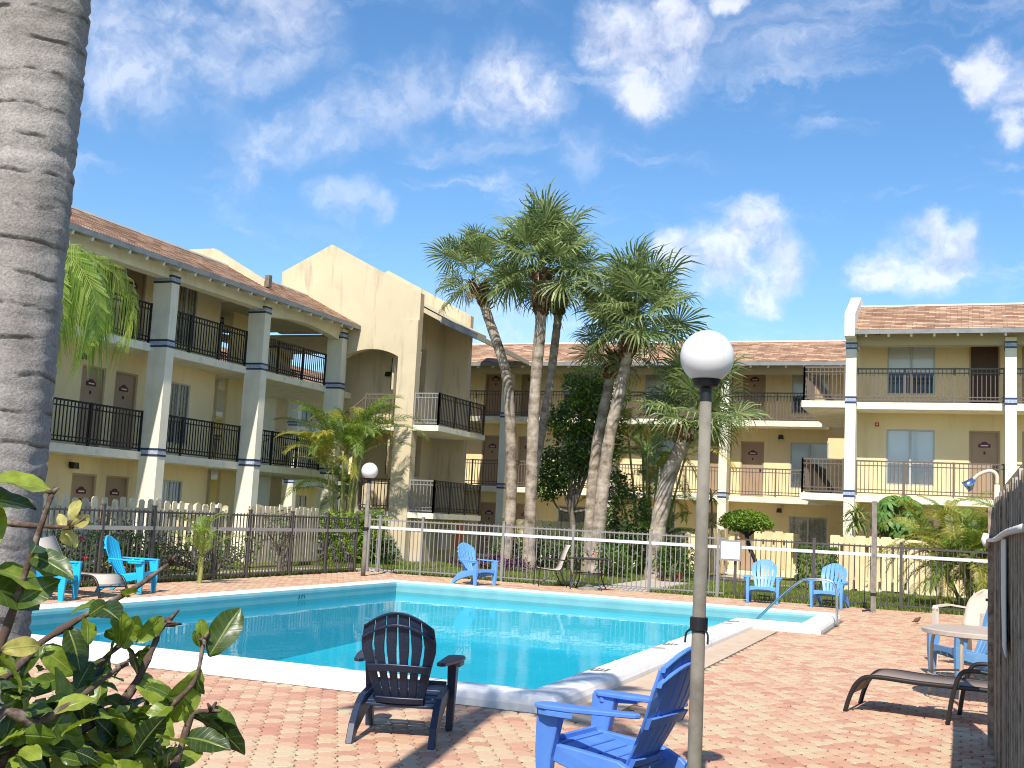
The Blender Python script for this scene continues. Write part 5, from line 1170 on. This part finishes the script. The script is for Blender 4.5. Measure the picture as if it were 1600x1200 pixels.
# drooping palm just behind it
b0 = (-15.95, 15.05, 0)
t = empty('queen_palm', b0, label='palm with long drooping feathery fronds showing right of the royal palm trunk', cat='palm tree')
MB().tube([(0, 0, -.05), (0, 0, 3), (0, 0, 5.6)], [.14, .12, .11], 12).build('trunk', M['bark'], t, True)
QF = [pinnate_frond(60+i, 'queen_leaf', 4.4, 88, .8, 1.75, .013, .05, 1.2) for i in range(3)]
g = random.Random(11)
for k in range(17):
    place_frond('frond', QF[k % 3], t, Vector((0, 0, 5.2)), R(44)+(k-8)*.27, R(-6)+g.uniform(-.25, .2), g.uniform(-.3, .3), g.uniform(.7, .95))
def clump_palm(name, loc, label, nf, H, L, mats, seed, spread=.5, stems=7, cane_h=1.2, ll=.42, el=(30, 85), group=None, scl=(.8, 1.1), w=.0125, nl=44, arch=.62):
    g = random.Random(seed); t = empty(name, loc, label=label, cat='palm tree', group=group)
    ms = [pinnate_frond(seed*10+i, mats[i % len(mats)], L, nl, ll, arch+.12*i, w, .4, .3) for i in range(4)]
    heads = []
    for k in range(stems):
        a = k*2.4; r = spread*math.sqrt((k+.4)/stems); x, y = r*math.cos(a), r*math.sin(a); h = H*g.uniform(.45, 1.0)
        MB().tube(spline([(x*.4, y*.4, -.05), (x*.8, y*.8, h*.5), (x*1.3, y*1.3, h)], 5), [.045]*6+[.035]*5, 8).build('cane', M['stem'], t, True); heads.append(Vector((x*1.3, y*1.3, h)))
    for k in range(nf):
        h = heads[k % stems]; az = math.atan2(h.y, h.x)*(.5) + k*2.39996
        e = R(g.uniform(*el)) - R(62)
        place_frond('frond', ms[k % 4], t, h, az, e, g.uniform(-.3, .3), g.uniform(*scl))
    return t
clump_palm('areca_palm', (-17.25, 30.3, 0), 'tall green areca palm clump before the stair tower', 64, 3.7, 2.1, ['areca_leaf', 'areca_leaf', 'areca_leaf', 'areca_yellow'], 5, .55, 8, el=(30, 88))
clump_palm('areca_palm', (.35, 28.3, 0), 'yellowed areca palm clump at the right end of the metal fence', 100, 1.35, 1.85, ['areca_leaf', 'areca_yellow', 'areca_leaf', 'areca_yellow'], 6, .75, 10, el=(5, 85))
clump_palm('areca_palm', (1.4, 29.6, 0), 'green palm clump behind the shower pipe', 36, 2.0, 1.8, ['areca_leaf', 'areca_leaf', 'areca_yellow'], 9, .5, 7, el=(25, 85))
clump_palm('areca_palm', (-9.4, 36.2, 0), 'leafy palm clump growing behind the broad crowned sabal palm', 46, 4.6, 1.9, ['areca_leaf', 'areca_leaf', 'areca_yellow'], 12, .9, 9, el=(10, 85))
clump_palm('pygmy_palm', (-13.72, 18.65, 0), 'small light green palm planted in the deck beside the left fence', 16, 1.0, 1.05, ['queen_leaf', 'lime_leaf'], 14, .05, 2, ll=.26, el=(50, 98), scl=(.6, .95), w=.006, nl=40)
clump_palm('pygmy_palm', (-9.0, 35.2, 0), 'low dark palm fronds at the foot of the leafy tree', 22, .9, 1.4, ['areca_leaf', 'dark_leaf'], 15, .4, 4, el=(15, 80))
# leafy tree in the middle
b0 = (-11.6, 35.0, 0)
t = empty('leafy_tree', b0, label='dense dark leafy tree between the palm trunks', cat='tree')
bl = [(-.5, 0, 3.2, .9, .8, .8), (.5, .2, 3.9, .9, .8, .8), (-.3, .1, 4.7, .8, .7, .7), (.7, 0, 5.4, .9, .7, .6), (-.9, .1, 2.6, .6, .6, .5), (1.2, .2, 2.7, .6, .6, .7), (.9, .1, 4.6, .7, .6, .6), (.2, .1, 6.0, .8, .6, .4)]
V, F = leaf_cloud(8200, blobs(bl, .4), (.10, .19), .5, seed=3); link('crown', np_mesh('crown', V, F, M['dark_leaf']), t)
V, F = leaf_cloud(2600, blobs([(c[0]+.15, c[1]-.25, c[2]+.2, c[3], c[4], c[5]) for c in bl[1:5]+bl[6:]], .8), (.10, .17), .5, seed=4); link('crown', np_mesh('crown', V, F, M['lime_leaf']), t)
tb = MB().tube(spline([(0, 0, -.1), (.05, 0, 1.2), (-.1, 0, 2.4), (0, 0, 3.8)], 5), [.13]*6+[.1]*5+[.06]*5, 10)
for c in bl: tb.tube(spline([(0, 0, 1.8), (c[0]*.6, c[1]*.6, c[2]*.75), (c[0], c[1], c[2])], 4), [.05]*4+[.03]*5, 7)
tb.build('trunk', M['bark'], t, True)
# shrubs
g6 = [(x, 0, .55+.12*math.sin(x*3), .62, .5, .62) for x in (-2.4, -1.6, -.8, 0, .8, 1.6)]
def rot90(bl): return [(b[1], b[0], b[2], b[4], b[3], b[5]) for b in bl]
shrub('hibiscus_hedge', (-15.15, 17.0, 0), 'dark hibiscus hedge with red flowers behind the left fence', rot90(g6), 4200, (.07, .13), 'dark_leaf', 12, 'hedge', 12, seed=21)
shrub('hibiscus_hedge', (-15.2, 21.0, 0), 'lower sparse hedge behind the left fence, nearer the corner', rot90([(b[0]*.8, 0, .45, .5, .4, .5) for b in g6]), 1500, (.06, .11), 'mid_leaf', 14, 'hedge', 4, seed=22)
shrub('twiggy_shrub', (-15.6, 24.4, 0), 'thin twiggy shrub in front of the pale boarded fence', [(0, 0, .7, .5, .9, .7)], 420, (.05, .09), 'mid_leaf', 26, seed=23)
shrub('bright_shrub', (-16.2, 28.9, 0), 'bright green bushy shrub at the foot of the tall areca palm', [(0, 0, .7, .8, .7, .75), (-.6, .2, .9, .6, .6, .7), (.5, .1, 1.1, .5, .5, .6)], 1900, (.14, .28), 'lime_leaf', 6, seed=24, aspect=.32)
shrub('dark_shrub', (-15.8, 29.5, 0), 'dark shrub low against the stair tower', [(0, 0, .5, .8, .6, .5)], 1100, (.10, .18), 'dark_leaf', 5, seed=25)
shrub('dark_shrub', (-12.3, 33.6, 0), 'round dark shrub behind the tall palm trio', [(-.9, 0, .6, .8, .6, .65), (.4, 0, .7, .8, .6, .7), (1.3, 0, .6, .7, .6, .6)], 2400, (.08, .15), 'dark_leaf', 7, seed=26)
shrub('dark_shrub', (-9.6, 34.2, 0), 'large dark shrub behind the broad crowned palm', [(-.6, 0, .9, .8, .6, 1.0), (.6, 0, 1.1, .8, .6, 1.2), (0, .2, 1.9, .8, .6, .8)], 3200, (.08, .16), 'dark_leaf', 8, seed=27)
shrub('flowering_shrub', (-7.55, 32.1, 0), 'green shrub with pink flowers right of the thick curved palm', [(0, 0, .6, .6, .5, .6), (.5, 0, .5, .4, .4, .5)], 1300, (.07, .13), 'mid_leaf', 6, flowers=5, seed=28)
shrub('flowering_shrub', (-9.2, 31.3, 0), 'green shrub between the pale and the thick palm trunks', [(0, 0, .55, .5, .5, .55), (.4, 0, .4, .4, .4, .4)], 1000, (.07, .13), 'mid_leaf', 6, flowers=3, seed=29)
shrub('purple_plant', (-12.5, 30.8, 0), 'low purple leaved plants at the foot of the palm trio', [(-.8, 0, .2, .5, .3, .22), (0, 0, .25, .5, .3, .25), (.7, 0, .2, .4, .3, .2)], 900, (.10, .18), 'purple', 4, seed=30, aspect=.3)
# clipped lollipop tree
t = empty('clipped_tree', (-5.55, 33.3, 0), label='small tree clipped to a flat dome on a bent dark trunk', cat='tree')
def dome(g_, n):
    u = g_.normal(size=(n, 3)); u /= np.linalg.norm(u, axis=1)[:, None]; u[:, 2] = np.abs(u[:, 2])**.9*np.where(g_.random(n) < .8, 1, -.35)
    r = .82+.2*g_.random(n); return np.array([-.2, 0, 1.68]) + u*r[:, None]*np.array([.76, .7, .42])
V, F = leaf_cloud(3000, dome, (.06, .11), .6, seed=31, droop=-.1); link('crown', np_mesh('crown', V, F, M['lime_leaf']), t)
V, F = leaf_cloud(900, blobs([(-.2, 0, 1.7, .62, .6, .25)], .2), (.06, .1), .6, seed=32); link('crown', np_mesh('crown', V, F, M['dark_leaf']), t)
tb = MB().tube(spline([(.12, 0, -.1), (.1, 0, .6), (-.1, 0, 1.05), (-.2, 0, 1.5)], 5), .06, 9)
for k in range(6): tb.tube([(-.15, 0, 1.35), (-.2+.5*math.cos(k), .5*math.sin(k), 1.72)], [.03, .012], 6)
tb.build('trunk', M['iron'], t, True)
# box hedge
t = empty('box_hedge', (-3.62, 32.2, 0), label='square clipped dark hedge left of the right patio fence', cat='hedge')
def boxs(g_, n):
    p = g_.uniform(-1, 1, (n, 3)); a = g_.integers(0, 3, n); s = np.where(g_.random(n) < .5, -1, 1); p[np.arange(n), a] = s*(.9+.12*g_.random(n))
    return p*np.array([.48, .45, .58]) + np.array([0, 0, .6])
V, F = leaf_cloud(3800, boxs, (.05, .09), .6, seed=33); link('foliage', np_mesh('foliage', V, F, M['mid_leaf']), t)
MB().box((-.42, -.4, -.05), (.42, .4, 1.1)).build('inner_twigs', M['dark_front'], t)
# schefflera with drooping leaf umbrellas
t = empty('schefflera', (-1.6, 34.0, 0), label='schefflera with drooping umbrella leaves above the right patio fence', cat='plant')
lv = []
for k in range(9):
    a = 2*math.pi*k/9; d = Vector((math.cos(a), math.sin(a), 0)); s = Vector((-d.y, d.x, 0))
    for (r0, r1, z0, z1, w0, w1) in ((.03, .14, 0, -.02, .015, .05), (.14, .24, -.02, -.1, .05, .055), (.24, .31, -.1, -.2, .055, .008)): lv.append((d*r0+Vector((0, 0, z0))-s*w0, d*r0+Vector((0, 0, z0))+s*w0, d*r1+Vector((0, 0, z1))+s*w1, d*r1+Vector((0, 0, z1))-s*w1))
um = MB()
for q in lv: um.add(q, [(0, 1, 2, 3)])
ume = um.mesh('leaf_umbrella', M['scheff'])
g = random.Random(35); tb = MB()
for k in range(58):
    u = Vector((g.gauss(0, 1), g.gauss(0, 1)-.35, g.gauss(.25, .8))).normalized(); p = Vector((u.x*.66, u.y*.55, 2.1+u.z*.68)); 
    o = link('leaf_umbrella', ume, t, p, (g.uniform(-.4, .4)-u.y*.7*0, g.uniform(-.4, .4), g.uniform(0, 6))); o.scale = (g.uniform(.75, 1.15),)*3
    o.rotation_euler = Vector((0, 0, 1)).rotation_difference(Vector((u.x*.7, u.y*.7, 1)).normalized()).to_euler(); o.rotation_euler.rotate_axis('Z', g.uniform(0, 6))
    if k % 3 == 0: tb.tube(spline([(g.uniform(-.1, .1), 0, 0), (p.x*.4, p.y*.4, p.z*.6), tuple(p)], 4), .015, 6)
tb.build('stems', M['bark'], t)
# strap leaved dracaena
def strap(seed, L=.55, w=.035):
    V, F = [], []; p = Vector((0, 0, 0)); a = R(30)
    for i in range(7):
        ww = w*math.sin(math.pi*(.18+.82*i/6))**.7 if i < 6 else .002
        V += [p+Vector((0, -ww, .008)), p+Vector((0, 0, 0)), p+Vector((0, ww, .008))]; a -= .22; p = p+Vector((math.cos(a), 0, math.sin(a)))*L/6
    F = [(i*3+k, i*3+k+1, i*3+k+4, i*3+k+3) for i in range(6) for k in range(2)]
    return raw_mesh('leaf', V, F, M['drac'])
SM = strap(0)
t = empty('dracaena', (-2.72, 33.7, 0), label='spiky variegated dracaena beside the schefflera', cat='plant')
MB().tube([(0, 0, -.05), (0, 0, 2.0)], .04, 8).build('stem', M['bark'], t, True)
for k in range(70):
    place_frond('leaf', SM, t, Vector((g.uniform(-.08, .08), g.uniform(-.08, .08), 1.75+.5*g.random())), k*2.4, R(g.uniform(-45, 50)), g.uniform(-.3, .3), g.uniform(.75, 1.1))
t = empty('dracaena', (-6.85, 33.4, 0), label='small spiky dracaena hidden partly by the near lamp pole', cat='plant')
MB().tube([(0, 0, -.05), (.1, 0, 1.5), (.05, 0, 2.4)], .03, 8).build('stem', M['bark'], t, True)
for k in range(40):
    place_frond('leaf', SM, t, Vector((.05, 0, 1.7 if k % 2 else 2.4)), k*2.4, R(g.uniform(-40, 60)), 0, g.uniform(.6, .95))

# ------------------------------------------------------------------ foreground shrub
fs_ = empty('foreground_shrub', (-1.35, 1.2, 0), label='glossy leaved shrub close up in the lower left corner', cat='shrub')
FO = Vector((-1.35, 1.2, 0))
STEMS = [
 [(-1.237,1.193,1.272), (-1.225,1.232,1.387), (-1.195,1.232,1.484), (-1.168,1.235,1.582), (-1.165,1.238,1.600)],
 [(-1.336,1.293,1.209), (-1.336,1.397,1.344), (-1.296,1.442,1.397), (-1.250,1.515,1.447), (-1.223,1.579,1.493)],
 [(-1.371,1.382,1.142), (-1.306,1.482,1.288), (-1.301,1.564,1.352), (-1.245,1.615,1.389)],
 [(-1.327,1.418,1.122), (-1.252,1.524,1.269), (-1.232,1.554,1.338), (-1.235,1.584,1.382), (-1.227,1.592,1.396)],
 [(-1.281,1.394,1.133), (-1.203,1.487,1.220), (-1.160,1.534,1.277), (-1.138,1.558,1.316), (-1.136,1.569,1.376)],
 [(-1.256,1.237,1.237), (-1.206,1.297,1.277), (-1.179,1.327,1.302), (-1.167,1.413,1.348)],
 [(-1.124,1.461,1.140), (-1.111,1.489,1.202), (-1.104,1.510,1.267), (-1.082,1.528,1.276)],
 [(-1.375,1.310,1.537), (-1.351,1.335,1.550), (-1.313,1.373,1.548), (-1.279,1.404,1.548)]]
root = Vector((-1.38, 1.22, -.05))
for i, s in enumerate(STEMS):
    p0 = Vector(s[0]); low = root.lerp(p0, .5) + Vector((random.uniform(-.08, .02), random.uniform(-.1, .05), 0))
    pts = spline([root + Vector((random.uniform(-.05, .05), random.uniform(-.05, .05), 0)), low] + [Vector(p) for p in s], 5); n = len(pts)
    MB(off=FO).tube(pts, [(.008*(1-k/n)+.0026)*random.uniform(.75, 1.3) for k in range(n)], 8).build('branch', M['twig'], fs_, True)
    q = MB(off=FO)
    for k in range(3): # knobbly twig end
        e = Vector(s[-1]); q.tube([e, e+Vector((random.uniform(-.012, .02), random.uniform(-.02, .02), random.uniform(-.004, .02)))], [.0045, .002], 5)
    q.build('branch', M['twig'], fs_, True)
def big_leaf(name, m, L=.095, W=.052, curl=.25, fold=.22, seed=0):
    g_ = random.Random(seed); nu, nv_ = 9, 6; V, F = [], []
    for i in range(nu+1):
        t_ = i/nu; w = W*(math.sin(math.pi*(.04+.96*t_**1.25))**.6) if 0 < t_ < 1 else .004
        for j in range(nv_+1):
            s_ = -1+2*j/nv_
            V.append((L*t_, s_*w*.5, fold*abs(s_)**.8*w*.5 - curl*L*t_*t_ + .004*math.sin(t_*7+s_*2+seed)*abs(s_) + .0022*math.sin(t_*17+s_*4+seed*2)*abs(s_)))
    F = [(i*(nv_+1)+j, i*(nv_+1)+j+1, (i+1)*(nv_+1)+j+1, (i+1)*(nv_+1)+j) for i in range(nu) for j in range(nv_)]
    V.append((0, 0, 0)); 
    uvv = [(i/nu, -1+2*j/nv_) for i in range(nu+1) for j in range(nv_+1)]
    return raw_mesh(name, V[:-1], F, M[m], True, uv=[uvv[q] for f_ in F for q in f_])
LB = [big_leaf('leaf', 'front_leaf', .10, .056, .2, .25, 1), big_leaf('leaf', 'front_leaf', .085, .052, .45, .2, 2), big_leaf('leaf', 'front_leaf', .075, .042, -.1, .35, 3)]
LD = [big_leaf('leaf', 'dark_front', .10, .06, .3, .2, 4), big_leaf('leaf', 'dark_front', .085, .05, .5, .3, 5)]
LY = [big_leaf('leaf', 'yellow_leaf', .06, .035, .4, .3, 6)]
def put_leaf(me, p, d, n_, sc=1.0):
    d = Vector(d).normalized(); n_ = Vector(n_); n_ = (n_ - d*n_.dot(d)).normalized(); y_ = n_.cross(d)
    mt = Matrix((d, y_, n_)).transposed().to_4x4(); o = link('leaf', me, fs_); o.matrix_local = Matrix.Translation(Vector(p)-FO) @ mt @ Matrix.Scale(sc, 4); return o
view = Vector((-.66, .74, .0)); right = Vector((.74, .66, .0)); up_ = Vector((0, 0, 1))
tocam = -view + Vector((0, 0, .25))
def D(a, fw=0.0): return right*math.cos(R(a)) + up_*math.sin(R(a)) + view*fw                     # direction seen at angle a
def Nn(tilt=0.6): return tocam*tilt + up_
# hero leaves at the branch ends
put_leaf(LB[0], (-1.128, 1.575, 1.350), D(62), tocam+up_*.4, 0.89); put_leaf(LB[0], (-1.136, 1.567, 1.33), D(-118, -.1), tocam+right*.6+up_*.3, 0.98)
put_leaf(LB[2], (-1.137, 1.569, 1.372), D(100), tocam, 0.51); put_leaf(LB[2], (-1.140, 1.566, 1.365), D(115), tocam, 0.38)
put_leaf(LB[1], (-1.10, 1.512, 1.272), D(-8), up_+tocam*.7, 0.98); put_leaf(LD[0], (-1.10, 1.51, 1.268), D(-22), up_-tocam*.6, 0.94)
put_leaf(LB[0], (-1.245, 1.165, 1.607), D(8), up_*1.0+tocam*.35, 1.06)
put_leaf(LD[0], (-1.25, 1.16, 1.585), D(9), up_*.3+tocam*.2, 0.94)
put_leaf(LB[0], (-1.238, 1.19, 1.50), D(80), tocam, 0.85); put_leaf(LB[1], (-1.235, 1.195, 1.49), D(4), up_+tocam*.4, 1.02); put_leaf(LD[1], (-1.24, 1.19, 1.47), D(-5), up_*.4+tocam, 1.02)
put_leaf(LB[2], (-1.185, 1.23, 1.50), D(-20), up_+tocam, 0.59)
for a in (80, 30, -40, -70, 120): put_leaf(LY[0], (-1.283+random.uniform(-.01, .012), 1.402, 1.555+random.uniform(-.012, .012)), D(a), tocam+right*random.uniform(-.9, .9)+up_*random.uniform(-.5, .8), random.uniform(.42, .62))
put_leaf(LY[0], (-1.21, 1.22, 1.385), D(10), tocam, .8)
for a, p in ((95, (-1.262, 1.52, 1.36)), (75, (-1.258, 1.525, 1.355)), (50, (-1.245, 1.54, 1.365))): put_leaf(LB[2], p, D(a), tocam+right*.5, .75)
g = random.Random(77)
mass = []
for k in range(360):                                             # dense body of the shrub
    u, w_, dpt = g.random(), g.random(), g.random()
    s = g.choice(STEMS[:7]); j = g.randrange(len(s)-1); t_ = g.random()
    p = Vector(s[j]).lerp(Vector(s[j+1]), t_)
    if k % 5 < 3:
        a_ = g.uniform(0, 1); p = Vector((-1.30+.20*a_, 1.28+.20*a_, 1.13+.2*g.random()*(1.1-.45*a_))) + view*g.uniform(-.1, .25)
    elif j >= len(s)-2 and t_ > .2: continue
    elif p.z > 1.36 and p.x > -1.25 and g.random() < .75: continue
    d = right*g.gauss(.15, .8) + up_*g.gauss(-.05, .6) + view*g.gauss(-.2, .6)
    nn = up_*g.uniform(.3, 1.2) + tocam*g.gauss(.3, .6) + right*g.gauss(0, .4)
    me_ = g.choice(LB) if g.random() < .64 else g.choice(LD)
    put_leaf(me_, p, d, nn, g.uniform(.36, .8))
